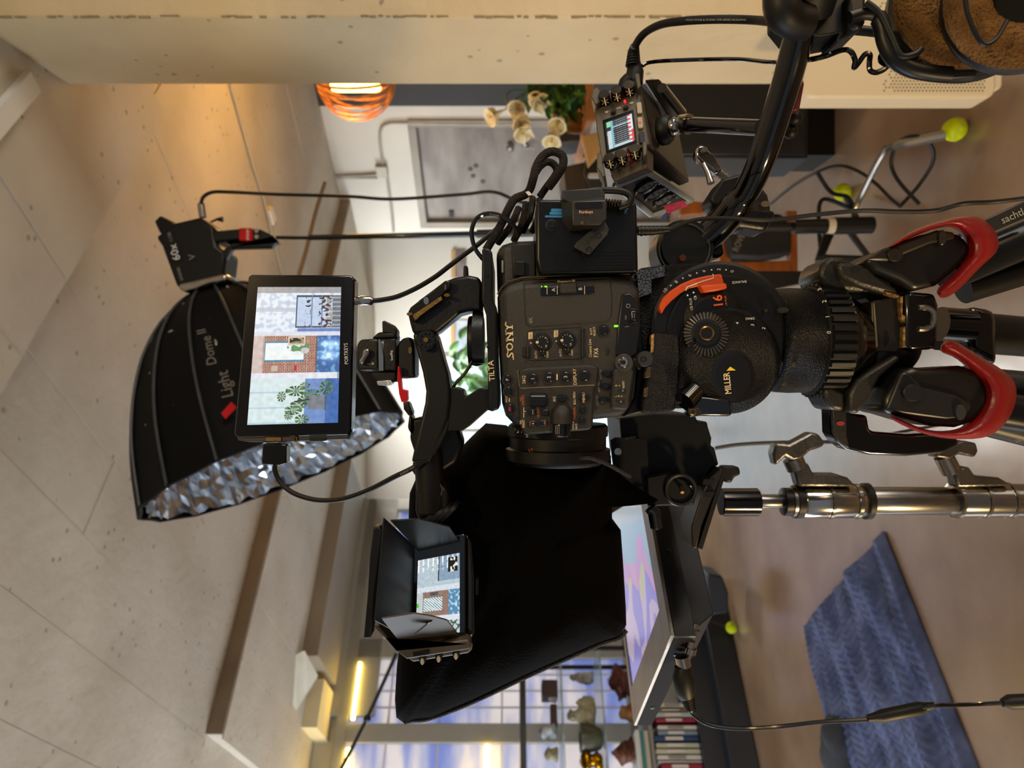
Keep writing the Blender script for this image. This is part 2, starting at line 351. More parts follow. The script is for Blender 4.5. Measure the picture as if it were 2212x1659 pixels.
# the hall beyond: light walls, a wall return, the bright garden window
far = MB().rbox(9.0, 9.15, 1.5, 12, 0, 2.9).build('wall_far', mat('cream_wall', 'd8d3c2', .6, col2='ccc7b6', scale=1.2), kind='structure')
MB().box((1.75, 6.6, 0), (1.9, 9.0, 2.78)).build('wall_hall', mat('cream_wall_2', 'd2ccb8', .6, col2='c4c0b2', scale=1.0), kind='structure')
MB().box((-1.9, 7.0, 0), (1.75, 7.1, 2.78)).build('wall_return', mat('white_wall_2', 'd9d8d2', .6, col2='d0cfc8', scale=1.0), kind='structure')
# glazed partition, header and mullions (plane a = 5.25)
MB().rbox(4.6, 5.2, 1.55, 3.05, 2.59, 2.70).build('trim_5', TAUPE, kind='structure', bevel=.003)
MB().rbox(5.2, 5.3, 1.35, 3.05, 2.30, 2.70).build('trim_6', GREYW, kind='structure')
# cream recess left of the header
MB().rbox(5.3, 5.36, -3.2, 1.6, 2.545, 2.78).build('wall_left', mat('cream_recess', 'cfc2a0', .6, col2='c4b794', scale=3), kind='structure')
MB().rbox(4.9, 5.3, 1.2, 1.5, 2.60, 2.70).build('trim_7', mat('cream_block', 'd5c79f', .6), kind='structure')
win = thing('window_1', 'x', 'x', A_(5.25, 0, 0)); del win['label']; del win['category']; win['kind'] = 'structure'
def ppt(X, Y, a=5.25):
    r = V(((CYP - Y) / F, 1, (CXP - X) / F)); n = V((.637, -.771, 0)); p = A_(a, 0, 1); return CAM + r * ((p - CAM).dot(n) / r.dot(n))
def bz(X, Y, a=5.25):
    p = ppt(X, Y, a); return .771 * p.x + .637 * p.y, p.z
bm1 = bz(1000, 1587)[0]; bm0 = bz(1000, 1420)[0]
def frm(b0, b1, z0, z1, nm='window_frame', m=GREYW, a0=5.2, a1=5.28): return MB().rbox(a0, a1, b0, b1, z0, z1).build(nm, m, win, bevel=.004)
frm(-4, 3.05, 2.47, 2.55)                      # top rail
frm(bm0 - .02, bm0 + .12, 0, 2.47)
frm(bm1 - .06, bm1 + .06, 0, 2.47)
frm(-1.2, -1.06, 0, 2.47)
frm(-4, 3.05, .0, .55)
frm(2.95, 3.05, .0, 2.47)
SHEER = bpy.data.materials.new('frosted_daylight_pane'); SHEER.use_nodes = True
nt = SHEER.node_tree; N = nt.nodes; L = nt.links; b = N['Principled BSDF']; out = N['Material Output']
tr = N.new('ShaderNodeBsdfTranslucent'); mx = N.new('ShaderNodeMixShader'); mx.inputs[0].default_value = .8
tc = N.new('ShaderNodeTexCoord'); mp = N.new('ShaderNodeMapping'); mp.inputs['Scale'].default_value = (.6, .6, 2.6); L.new(tc.outputs['Object'], mp.inputs[0])
nz = N.new('ShaderNodeTexNoise'); nz.inputs['Scale'].default_value = 2.0; nz.inputs['Detail'].default_value = 5; L.new(mp.outputs[0], nz.inputs['Vector'])
r = N.new('ShaderNodeValToRGB'); r.color_ramp.elements[0].color = rgb('b2bee8'); r.color_ramp.elements[1].color = rgb('f6f0ee'); r.color_ramp.elements[0].position = .38; r.color_ramp.elements[1].position = .56
L.new(nz.outputs[0], r.inputs[0]); L.new(r.outputs[0], tr.inputs[0]); L.new(r.outputs[0], b.inputs['Base Color']); b.inputs['Roughness'].default_value = .3
L.new(b.outputs[0], mx.inputs[1]); L.new(tr.outputs[0], mx.inputs[2]); L.new(mx.outputs[0], out.inputs[0])
for b0, b1 in ((bm0 + .12, 2.95), (bm1 + .06, bm0 - .02), (-1.06, bm1 - .06), (-4, -1.2)):
    MB().rbox(5.24, 5.246, b0, b1, .55, 2.47).build('pane', SHEER, win)
# fine glazing bars of the panes
nb = 0
for b0, b1 in ((bm1 + .06, bm0 - .02), (-1.06, bm1 - .06)):
    for k in range(1, 4):
        bb = b0 + (b1 - b0) * k / 4; MB().rbox(5.228, 5.24, bb - .006, bb + .006, .55, 2.47).build('glazing_bar', mat('pale_bar', 'b8b8c4', .5), win)
    for z in (1.0, 1.42, 1.85, 2.2): MB().rbox(5.226, 5.24, b0, b1, z - .006, z + .006).build('glazing_bar', MATS['pale_bar'], win)
LED = mat('warm_led_strip', 'ffd860', .4, emit=16)
def led(b0, b1, z0, z1): MB().rbox(5.17, 5.199, b0, b1, z0, z1).build('light_strip', LED, win, label='glowing yellow light strip')
led(bm1 + .08, bm0 - .06, 2.425, 2.445); led(-1, bm1 - .1, 2.425, 2.45)
led(bm1 - .4, bm1 - .08, 1.50, 1.53)
# white sheet pinned askew under the ceiling by the header
q = [(585, 1440), (658, 1405), (687, 1460), (640, 1535)]
sh = Pl(640, 1465, 4.4, (.2, -1, -.15)); so = MB().prism(sh, q, 0, .004).build('paper_sheet', mat('white_paper', 'dcdacb', .8, col2='c9c5b2', scale=5, stretch=(1, 1, 4)))
tag(so, 'tilted square sheet of white paper hanging under the ceiling beside the grey header', 'paper')
# thin boom line crossing the partition
cable('diagonal_rod', [(735, 1665, 3.2), (793, 1552, 3.25), (857, 1410, 3.3)], .0085, BLKM, 'thin black rod rising diagonally in front of the glazed partition', 'rod', n=2)
MB().ball(P(793, 1552, 3.25), .018, 10).build('joint', BLKM, bpy.data.objects['diagonal_rod'])
# ceiling cable with clip
cc = MB().tube(cr([P(X, Y, (2.764 - HC) * F / (CXP - X)) for X, Y in [(498, 180), (520, 260), (545, 350), (570, 430), (588, 505), (612, 600)]], 5), .008, 6).build('ceiling_cable', mat('pale_cable', 'a89f88', .6))
tag(cc, 'pale cable running along the ceiling above the door wall', 'cable')
MB().box((-.03, -.05, -.03), (.03, .05, .0), Matrix.Translation(P(580, 465, 1.424 * F / (CXP - 580))) @ Matrix.Rotation(.7, 4, 'Z')).build('cable_clip', mat('white_clip', 'd8d4c8', .5), cc, bevel=.005)
c2 = MB().tube(cr([P(X, Y, (2.68 - HC) * F / (CXP - X)) for X, Y in [(702, 395), (682, 460), (662, 540), (645, 600), (622, 700)]], 5), .014, 8).build('ceiling_pipe', mat('brown_pipe', '8c7a68', .5, .2))
tag(c2, 'brown pipe crossing the ceiling behind the black light pole', 'pipe')
# ================================================================ background things
WOOD = mat('oak_wood', 'b57a44', .5, col2='a06833', scale=5, stretch=(1, 1, 6), bump=.1)
# --- basket pendant lamp behind the pillar
ctr = P(768, 172, 3.3); lamp = thing('pendant_lamp', 'round pendant lamp of glowing orange slats beside the pillar', 'lamp', ctr)
SLAT = mat('amber_slat', 'b8661a', .5, col2='7a3d0c', scale=30, emit=.35)
R0 = .183
for i in range(26):
    a = 2 * math.pi * i / 26
    pts = [ctr + V((R0 * math.sin(t) * math.cos(a), R0 * math.sin(t) * math.sin(a), R0 * math.cos(t))) for t in [math.pi * k / 14 for k in range(15)]]
    nr = V((-math.sin(a), math.cos(a), 0)); vs = []; fs = []
    for p in pts: vs += [p - nr * .006, p + nr * .006]
    fs = [(2 * k, 2 * k + 1, 2 * k + 3, 2 * k + 2) for k in range(14)]
    sl = MB().add(vs, fs, True).build('slat', SLAT, lamp); so_ = sl.modifiers.new('s', 'SOLIDIFY'); so_.thickness = .003
MB().lathe(ctr + V((0, 0, -.11)), (0, 0, 1), [(0, 0), (.05, 0), (.055, .02), (.055, .2), (.05, .22), (0, .22)], 20).build('bulb', mat('lamp_glow', 'ffd070', .4, emit=9), lamp)
MB().tube([ctr + V((0, 0, R0)), V((ctr.x, ctr.y, 2.78))], .003, 6).build('cord', BLK, lamp)
point('pendant_light', (ctr.x - .25, ctr.y + .05, ctr.z + .05), 14, (1, .55, .16), .12)
# --- table with flowers, cabinet behind the pillar
tb = thing('wooden_side_table', 'light oak side table behind the pillar holding the vase of flowers', 'table', floor_pt(1560, 240))
p0 = P(1258, 130, 3.5); p1 = P(1258, 292, 3.5)
MB().box((p1.x, 3.3, p1.z - .035), (p0.x + .3, 3.95, p1.z)).build('tabletop', WOOD, tb, bevel=.004)
for x, y in ((p1.x + .03, 3.34), (p1.x + .03, 3.9), (p0.x + .2, 3.34), (p0.x + .2, 3.9)):
    MB().box((x - .02, y - .02, 0), (x + .02, y + .02, p1.z - .035)).build('leg', WOOD, tb, bevel=.003)
tp = Pl(1270, 320, 3.25, (0, -1, 0))
MB().prism(tp, [(1256, 292), (1292, 285), (1296, 330), (1272, 358)], -.05, 0).build('apron', mat('pale_oak', 'c09a62', .5, col2='b08a54', scale=5, stretch=(1, 1, 5)), tb, bevel=.004)
vz = P(1256, 266, 3.55); vase = thing('flower_vase', 'amber glass vase of white lilies and green leaves on the oak table', 'vase', vz)
MB().lathe(vz, (0, 0, 1), [(0, 0), (.05, 0), (.055, .01), (.055, .1), (.045, .12), (.048, .15)], 20).build('vase_body', mat('amber_glass', 'a8793c', .1, trans=.35, col2='c99a58', scale=20), vase)
LEAFM = mat('green_leaf', '2f5a14', .5, col2='3f7a1c', scale=9); LEAF2 = mat('dark_leaf', '173a0c', .5, col2='27520f', scale=9); PETAL = mat('cream_petal', 'e9e0ba', .5, col2='f2ecd4', scale=12); PETALY = mat('yellow_stamen', 'd8b232', .6)
def leaf(c, d, w_, l_, m, parent, nm='leaf', curl=.3):
    d = V(d).normalized(); u = d.cross(V((0, -1, .2))).normalized(); n = u.cross(d); vs = []; fs = []; K = 7
    for i in range(K):
        t = i / (K - 1); wd = w_ * math.sin(math.pi * min(1, t * .92 + .06)) ** .8; q = V(c) + d * l_ * t - V((0, 0, 1)) * curl * l_ * t * t + n * .08 * l_ * math.sin(t * 3)
        vs += [q - u * wd + n * wd * .4, q, q + u * wd + n * wd * .4]
    for i in range(K - 1): fs += [(3 * i, 3 * i + 1, 3 * i + 4, 3 * i + 3), (3 * i + 1, 3 * i + 2, 3 * i + 5, 3 * i + 4)]
    return MB().add(vs, fs, True).build(nm, m, parent)
rl = random.Random(5)
for i in range(150):
    X = rl.uniform(1150, 1258); Y = rl.uniform(140, 262 - abs(X - 1255) * .25); d = rl.uniform(3.35, 3.75)
    if X < 1180 and Y > 215: continue
    leaf(P(X, Y, d), (rl.uniform(-1, 1), rl.uniform(-.6, .2), rl.uniform(-.5, 1)), rl.uniform(.012, .026), rl.uniform(.07, .14), LEAFM if rl.random() < .5 else LEAF2, vase)
def lily(X, Y, d, s_, dr):
    c = P(X, Y, d); dr = V(dr).normalized(); o = MB().lathe(c, dr, [(.004, 0), (.008, .02), (.014, .05), (.026, .078), (.04, .1), (.045, .098)], 14).build('flower', PETAL, vase)
    for k in range(5):
        a = k * 1.257; u = dr.orthogonal().normalized(); w_ = dr.cross(u); leaf(c + dr * .06 * s_, dr * .6 + (u * math.cos(a) + w_ * math.sin(a)) * .6, .018 * s_, .07 * s_, PETAL, vase, 'petal', .1)
    MB().tube([c + dr * .03, c + dr * .1], .005, 6).build('stamen', PETALY, vase)
    MB().tube(cr([c, c - dr * .08 + V((.05, 0, -.05)), P(1225, 205, 3.5)], 5), .004, 6).build('stem', LEAFM, vase)
for q in ((1125, 218, 3.4, .9, (-.3, -.3, .1)), (1143, 205, 3.4, 1, (-.5, -.4, -.4)), (1100, 240, 3.35, 1, (-.7, -.4, -.5)), (1120, 262, 3.35, 1, (-.8, -.5, -.2)), (1092, 236, 3.35, .9, (-.5, -.3, .7)), (1195, 275, 3.35, .9, (-.8, -.4, .1)), (1212, 250, 3.35, .9, (-.6, -.5, .2)), (1175, 200, 3.45, .9, (-.5, -.5, .3))): lily(*q)
# --- low dark cabinet / speaker boxes
DK = mat('charcoal_cabinet', '26282c', .4, col2='1f2124', scale=4); DKB = mat('dark_brown_board', '2e241c', .5, col2='3a2d22', scale=5, stretch=(1, 1, 5))
cb = thing('low_cabinet', 'low charcoal cabinet standing behind the pillar under the recorder', 'cabinet', V((1.15, 3.1, 0)))
a0 = P(1430, 290, 2.95); a1 = P(1430, 120, 2.95)
MB().box((a0.x - .1, 2.95, .12), (a1.x + .3, 3.22, a0.z)).build('carcass', DK, cb, bevel=.004)
for i in range(2): MB().box((a0.x - .09 + i * .5, 2.935, .14), (a0.x + .39 + i * .5, 2.95, a0.z - .02)).build('door', mat('charcoal_door', '2b2e33', .35), cb, bevel=.003)
MB().box((a0.x - .08, 2.97, 0), (a1.x + .28, 3.2, .12)).build('plinth', BLK, cb)
bx = thing('brown_board_box', 'dark brown wooden box with a grey monitor arm against the grey door', 'box', P(1300, 360, 3.4))
pl_ = Pl(1250, 380, 3.4); MB().prism(pl_, [(1216, 360), (1262, 350), (1300, 352), (1300, 430), (1225, 430)], -.3, 0).build('side_panel', DKB, bx, bevel=.004)
MB().prism(pl_, [(1262, 350), (1300, 346), (1300, 420), (1280, 430), (1258, 380)], 0, .04).build('front_panel', DK, bx, bevel=.004)
MB().prism(pl_, rrect(1268, 382, 1294, 391, 3), .04, .06).build('label_plate', mat('pale_plate', 'b8b4ae', .4), bx)
MB().prism(pl_, [(1205, 286), (1253, 290), (1253, 303), (1212, 308)], -.2, 0).build('ledge', DKB, bx, bevel=.003)
# --- orange wooden rack with a black bag
rk = thing('wooden_rack', 'low orange wooden rack on the floor holding a black bag', 'rack', floor_pt(1790, 560)); OW = mat('orange_wood', '9c5416', .4, col2='7e400e', scale=8, stretch=(1, 1, 4))
pr = Pl(1600, 520, 2.9)
for q in ([(1470, 432), (1560, 440), (1560, 455), (1470, 466)], [(1560, 566), (1724, 562), (1724, 586), (1560, 585)], [(1552, 500), (1574, 505), (1580, 570), (1556, 575)], [(1700, 455), (1722, 455), (1724, 565), (1706, 565)]):
    MB().prism(pr, q, -.04, 0).build('rail', OW, rk, bevel=.004)
MB().prism(pr, [(1580, 585), (1730, 585), (1790, 600), (1600, 640), (1590, 600)], -.04, 0).build('leg_frame', mat('black_bars', '15120f', .5), rk, bevel=.003)
bgo = thing('black_bag', 'black bag with white print lying in the orange wooden rack', 'bag', P(1700, 520, 2.88))
MB().prism(Pl(1640, 520, 2.86), [(1562, 480), (1600, 462), (1690, 460), (1712, 490), (1712, 548), (1640, 560), (1578, 556)], -.12, .0).build('bag_body', mat('black_bag_cloth', '0b0a0a', .7, col2='141210', scale=10), bgo, bevel=.015)
pl2 = Pl(1640, 520, 2.85); text('ROVER', pl2, 1598, 520, 14, GREYP, bgo, 68, sx=.8); patch(pl2, [(1598, 494), (1624, 497), (1630, 502), (1604, 503)], WHT, bgo, 'tag')
# --- oil-filled / panel heater against the pillar
ht = thing('panel_heater', 'white panel heater with perforated grille standing in front of the concrete pillar', 'heater', V((1.2, 1.86, 0)))
hp = Pl(1900, 100, 1.66); HW = mat('cream_enamel', 'c9ba9c', .35, col2='c2b293', scale=3)
MB().prism(hp, rrect(1735, -420, 2152, 211, 22, 5), -.07, 0).build('body', HW, ht, bevel=.006)
MB().prism(hp, rrect(2120, -400, 2186, 182, 14, 4), -.09, -.03).build('base', HW, ht, bevel=.006)
hol = MB(); k = 0
for i in range(30):
    for j in range(48):
        X = 1902 + i * 7.6 + (j % 2) * 3.8; Y = 196 - j * 7
        if Y < -30 or X > 2128: continue
        if i < 6 and rl.random() > (i + 1) / 6: continue
        k += 1; hol.disc(hp, X, Y, 2.1, .0, .0006, 6)
ho = hol.build('perforations', mat('grille_hole', '5c4f3c', .9), ht); ho['kind'] = 'stuff'
# --- tennis-ball feet of the stands on the floor
def ballfoot(X, Y, label, r=.034):
    d = (HC - r) * F / (X - CXP); t = thing('tennis_ball', label, 'tennis ball', P(X, Y, d) - V((0, 0, r)), 'tennis balls on the stand legs')
    MB().ball(P(X, Y, d), r, 20).build('ball', YEL, t); c = P(X, Y, d)
    pts = [c + V((math.cos(a) * (r + .0003) * math.cos(.5 * math.sin(2 * a)), -abs(0) + math.sin(a) * r * math.cos(.5 * math.sin(2 * a)), r * math.sin(.5 * math.sin(2 * a)))) for a in [i * math.pi / 16 for i in range(32)]]
    MB().tube(pts, .0016, 5, closed=True).build('seam', mat('ball_seam', 'b8c060', .9), t); return c
b1 = ballfoot(2062, 280, 'yellow tennis ball foot nearest the white heater'); b2 = ballfoot(1820, 415, 'yellow tennis ball foot wrapped in black cable by the stand leg'); b3 = ballfoot(1580, 1356, 'small yellow tennis ball foot left of the prompter screen')
# --- black light stand carrying the softbox light
st = thing('light_stand', 'tall thin black light stand holding the studio light and softbox', 'light stand', P(1880, 486, 2.35))
topP = P(596, 513, 2.35); botP = P(1885, 486, 2.35)
MB().tube([topP, P(668, 514, 2.35), P(668, 514, 2.35) + V((.001, 0, 0)), P(1060, 505, 2.35)], [.006, .006, .009, .0105], 10).build('upper_tube', BLKG, st)
MB().tube([P(1030, 505, 2.35), P(1875, 486, 2.35)], .014, 12).build('lower_tube', BLKM, st)
MB().tube([P(1715, 490, 2.33), P(1790, 488, 2.33)], .024, 14).build('collar', BLKM, st)
MB().tube([P(1785, 488, 2.33), P(1800, 488, 2.33)], .026, 14).build('white_ring', mat('white_band', 'c8c0b0', .4), st)
MB().tube([P(1800, 488, 2.33), P(1884, 486, 2.33)], .028, 14).build('base_collar', BLK, st)
MB().tube(cr([P(1845, 470, 2.33), P(1850, 445, 2.35), P(1905, 335, 2.2), P(1935, 315, 2.15), P(2040, 292, 2.1)], 4), [.008] * 4 + [.009] * 8 + [.016] * 5, 8).build('leg', STL, st, label='steel leg running to the nearer tennis ball')
MB().tube([P(1850, 470, 2.4), P(1826, 425, 2.75)], .01, 8).build('leg', BLKM, st)
MB().tube([P(1835, 500, 2.4), P(1880, 560, 2.6), P(1850, 640, 2.9)], .012, 8).build('leg', BLKM, st)
MB().tube([P(1790, 505, 2.38), P(1770, 560, 2.3), P(1900, 565, 2.2)], .018, 8).build('strut', RUB, st)
MB().tube([b3 + V((0, .02, .03)), P(1520, 1335, 4.2)], .006, 6).build('stand_leg', BLKM, st)
# cables lying near the stand
cable('floor_cable', [(1665, 440, 2.9), (1715, 400, 2.7), (1765, 372, 2.5), (1810, 358, 2.45), (1850, 368, 2.4), (1890, 395, 2.35), (1925, 430, 2.3), (1945, 446, 2.25)], .0055, RUB, 'black cable looping across the brown floor right of the pan bar')
cable('coiled_cable', [(1945, 445, 2.2), (1985, 400, 2.2), (2015, 350, 2.15), (2010, 312, 2.12), (1975, 294, 2.12), (1940, 310, 2.15), (1925, 350, 2.2), (1940, 390, 2.2), (1985, 440, 2.15)], .006, RUB, 'black cable coiled in a loop around the steel stand leg')
cable('loose_cable', [(1765, 372, 2.5), (1795, 415, 2.5), (1830, 425, 2.5), (1840, 450, 2.5), (1780, 430, 2.5), (1768, 470, 2.5), (1775, 560, 2.5)], .0075, RUB, 'black cable wound round the farther tennis ball')
# --- quilted furniture blanket on the floor
def quilt():
    q = [V(floor_pt(1913, 1147)), V(floor_pt(1742, 1352)), V(floor_pt(1846, 1740)), V(floor_pt(2150, 1740))]
    nu, nv = 150, 110; vs = []; fs = []
    for j in range(nv + 1):
        for i in range(nu + 1):
            u, v = i / nu, j / nv; p = (q[0] * (1 - u) + q[1] * u) * (1 - v) + (q[3] * (1 - u) + q[2] * u) * v
            s_ = (u * 9) % 1; zig = abs((v * 26 + (abs(s_ - .5) * 2.2)) % 1 - .5)
            fold = .030 * (noise.noise(V((u * 11, v * 2.2, 3))) + .5) + .022 * noise.noise(V((u * 5 + v * 2, v * 3, 9)))
            z = .012 + max(0, fold) + .014 * zig + (.003 if .04 < s_ < .96 else -.002)
            e = min(u, 1 - u, v * 1.5, 1) ; z *= min(1, .25 + e * 20)
            vs.append(p + V((0, 0, z)))
    for j in range(nv): fs += [(j * (nu + 1) + i, j * (nu + 1) + i + 1, (j + 1) * (nu + 1) + i + 1, (j + 1) * (nu + 1) + i) for i in range(nu)]
    o = MB().add(vs, fs, True).build('moving_blanket', mat('quilt_blue_grey', '5f688a', .85, col2='3f4867', scale=9, bump=.7, bscale=180, spec=.2), smooth=True)
    md = o.modifiers.new('s', 'SOLIDIFY'); md.thickness = .01; md.offset = -1
    tag(o, 'crumpled blue grey quilted blanket with zigzag stitching spread on the floor', 'blanket')
quilt()
lump = MB(); 
vs = []; fs = []
c = floor_pt(1840, 1672); 
for i in range(13):
    for k in range(16):
        t = i / 12; a = 2 * math.pi * k / 16; r_ = .17 * math.sin(math.pi * min(.999, t * .94 + .05)) ** .5 * (1 + .3 * noise.noise(V((i * .3, math.cos(a) * 2, math.sin(a) * 2))))
        vs.append(c + V((-.3 + .34 * t + .3, .05, 0)) * 1 + V((-.1, math.cos(a) * r_ * .7, abs(math.sin(a)) * r_ * .5)))
fs = [(i * 16 + k, i * 16 + (k + 1) % 16, (i + 1) * 16 + (k + 1) % 16, (i + 1) * 16 + k) for i in range(12) for k in range(16)]
tag(MB().add(vs, fs, True).build('folded_cloth', mat('dark_felt', '24262c', .9, col2='2c2e36', scale=20), smooth=True), 'rumpled dark grey cloth lying on the corner of the blanket', 'cloth')
# --- shelf unit with ornaments and books
sh = thing('shelf_unit', 'black framed shelf unit with glass shelves in front of the glazed partition', 'shelf', A_(4.7, 1.0, 0))
GL = mat('shelf_glass_edge', '8ea39b', .1, trans=.55, alpha=.75, col2='a9c0b6', scale=20); DB = mat('blue_black_board', '11151d', .4, col2='161b24', scale=4)
aS = 4.45
def sb(X, Y, a=aS): return bz(X, Y, a)
bR = sb(1300, 1395)[0]; bL = sb(1300, 1760)[0]
zt = sb(1129, 1560)[1]
for nm, X, m, th in (('top_rail', 1130, BLKM, .035), ('glass_shelf', 1216, GL, .012), ('glass_shelf', 1306, GL, .012), ('shelf_board', 1404, mat('grey_board', '8a8680', .5), .02)):
    z = sb(X, 1560)[1]; MB().rbox(aS, aS + .38, bL, bR, z - th / 2, z + th / 2).build(nm, m, sh, bevel=.002)
zb = sb(1510, 1600)[1]
MB().rbox(aS - .05, aS + .42, bL, bR + .35, 0.0, zb).build('base_board', DB, sh, bevel=.006)
MB().rbox(aS - .14, aS - .05, bL, bR + .38, 0.0, zb - .12).build('plinth', DB, sh, bevel=.006)
for bb in (bR - .012, bL): MB().rbox(aS, aS + .02, bb - .012, bb + .012, zb, zt).build('post', BLKM, sh); MB().rbox(aS + .36, aS + .38, bb - .012, bb + .012, zb, zt).build('post', BLKM, sh)
def on(z_px, Y, a=aS + .12):  # a point on a shelf
    return A_(a, bz(z_px, Y, a)[0], bz(z_px, 1560, aS)[1])
def orn(name, prof, X, Y, m, label, cat, a=aS + .12, sc=1, seg=16, nz_=.0):
    c = on(X, Y, a); q_ = cr([V((r, h, 0)) for r, h in prof], 4); mb = MB().lathe(c, (0, 0, 1), [(max(0, p.x) * sc, p.y * sc) for p in q_], 28)
    if nz_:
        mb.v = [p + V((noise.noise(p * 14), noise.noise(p * 14 + V((5, 0, 0))), noise.noise(p * 14 + V((0, 5, 0))) * .6)) * nz_ + V((noise.noise(p * 45), noise.noise(p * 45 + V((5, 0, 0))), noise.noise(p * 45 + V((0, 5, 0))) * .6)) * nz_ * .5 for p in mb.v]
        zm = min(p.z for p in mb.v); mb.v = [p + V((0, 0, c.z + .012 - zm)) for p in mb.v]
    return tag(mb.build(name, m, smooth=True), label, cat)
BRN = mat('dark_brown_ornament', '33201c', .6, col2='3e2822', scale=8); STN = mat('pale_stone', 'b8b394', .7, col2='8d8a70', scale=14, bump=.4); WSHL = mat('white_shell', 'c9d2d6', .5, col2='9aa5ab', scale=20)
c = on(1211, 1477); tag(MB().rbox(aS + .08, aS + .22, sb(1200, 1495)[0], sb(1200, 1459)[0], c.z + .004, c.z + .1).build('brown_box', BRN, bevel=.004), 'small square dark brown box on the upper glass shelf', 'box')
c = on(1208, 1535); tag(MB().rbox(aS + .08, aS + .16, sb(1200, 1561)[0], sb(1200, 1512)[0], c.z + .004, c.z + .045).build('brown_block', BRN, bevel=.004), 'flat dark brown block on the upper glass shelf beside the brown box', 'block')
bumps = [(0, 0), (.04, .0), (.05, .02), (.035, .05), (.045, .075), (.02, .095), (0, .1)]
orn('white_coral', bumps, 1211, 1582, WSHL, 'white knobbly coral on the upper glass shelf below the flat block', 'coral', nz_=.02)
orn('white_shell', bumps, 1211, 1508, WSHL, 'small white shell leaning beside the brown box', 'shell', sc=.5, nz_=.01)
orn('pale_stone', bumps, 1211, 1630, STN, 'pale stone at the near end of the upper glass shelf', 'stone', sc=.8, nz_=.02)
orn('carved_figure', [(0, 0), (.05, 0), (.055, .03), (.045, .05), (.05, .07), (.03, .11), (.036, .13), (.02, .15), (0, .155)], 1298, 1548, STN, 'pale carved stone figure on the lower glass shelf', 'figurine', nz_=.02, sc=1.05)
orn('carved_figure', [(0, 0), (.045, 0), (.05, .03), (.045, .05), (.05, .07), (.03, .09), (.0, .12)], 1298, 1520, STN, 'smaller yellowish stone figure on the lower glass shelf', 'figurine', nz_=.02, sc=.85)
orn('grey_figure', [(0, 0), (.03, 0), (.035, .05), (.028, .1), (.03, .13), (.0, .15)], 1298, 1465, mat('grey_ornament', '5c5a55', .5, col2='9a968c', scale=20), 'slim grey metal figure on the lower glass shelf by the black hood', 'figurine', nz_=.02)
orn('green_pot', [(0, 0), (.05, 0), (.068, .03), (.078, .08), (.082, .12), (.074, .125), (.068, .08), (.0, .03)], 1302, 1595, mat('olive_glaze', '46483a', .35, col2='5a5c4a', scale=12), 'squat olive green pot on the lower glass shelf', 'pot')
orn('gold_ornament', [(0, 0), (.03, 0), (.05, .03), (.035, .06), (.055, .09), (.03, .12), (0, .13)], 1306, 1645, mat('polished_gold', 'c89018', .2, 1, col2='8a5c0a', scale=30), 'shiny gold ornament at the near end of the lower glass shelf', 'ornament', nz_=.015)
orn('red_brown_ornament', [(0, 0), (.05, .0), (.08, .04), (.06, .08), (.085, .12), (.06, .15), (.03, .18), (0, .185)], 1404, 1475, mat('red_brown_wood', '4a1d18', .5, col2='5c2a20', scale=8, bump=.4), 'large dark red carved ornament on the board behind the prompter screen', 'ornament', nz_=.05, sc=1.0)
orn('driftwood', [(0, 0), (.04, .0), (.07, .05), (.05, .1), (.06, .13), (.0, .2)], 1404, 1625, mat('brown_driftwood', '6a3c26', .6, col2='4c2a1c', scale=8, bump=.5), 'brown piece of driftwood standing behind the books', 'driftwood', nz_=.04)
orn('tan_bear', [(0, 0), (.05, .0), (.06, .04), (.045, .08), (.04, .12), (.0, .14)], 1404, 1540, mat('tan_fur', 'a87a48', .9, col2='8a5e34', scale=30, bump=.6), 'tan furry figure on the board beside the prompter screen corner', 'figurine', nz_=.02)
# books standing on the base board, spines towards us
books = [(1518, 1528, 'c9c4b8'), (1530, 1537, '7d6a4a'), (1538, 1549, 'a8bdb8'), (1550, 1560, '9a1f3c'), (1566, 1576, 'd2cec6'), (1577, 1588, '7c8fa0'), (1589, 1601, '24426e'), (1604, 1615, 'b9bda6'), (1617, 1628, 'c8c4ae'), (1630, 1641, 'd8d6cc'), (1642, 1648, 'b8b2ac'), (1649, 1662, '98203a'), (1664, 1676, '555f70'), (1678, 1690, 'c4b89a')]
names = ['cream book first in the row beside the prompter screen', 'thin brown book second in the row', 'pale teal book beside the thin brown book', 'crimson book between the teal and white books', 'white lettered book next to the crimson book', 'slate blue grey book beside the navy one', 'navy blue book in the middle of the row', 'sage coloured book just after the navy book', 'ivory book beside the sage one', 'bright white book near the frame edge', 'thin grey book before the dark red book', 'dark red book close to the frame edge', 'grey blue book partly outside the frame', 'tan book partly outside the frame']
for (y0, y1, c_), lb in zip(books, names):
    h = .245 + rl.uniform(-.02, .01); b1_ = sb(1460, y0)[0]; b0_ = sb(1460, y1)[0]; t = thing('book', lb, 'book', A_(aS + .1, b0_, zb + .001), 'books standing on the lowest board'); mm = mat('book_' + c_, c_, .6, col2=c_, scale=6)
    MB().rbox(aS + .0, aS + .17, b0_ + .002, b1_ - .002, zb + .001, zb + h).build('cover', mm, t, bevel=.003)
    MB().rbox(aS - .002, aS + .002, b0_ + .006, b1_ - .006, zb + h * .35, zb + h * .75).build('spine_label', mat('spine_label_' + c_, 'd8d2c8' if c_ not in ('d2cec6', 'd8d6cc', 'c9c4b8') else '8c8880', .6), t)
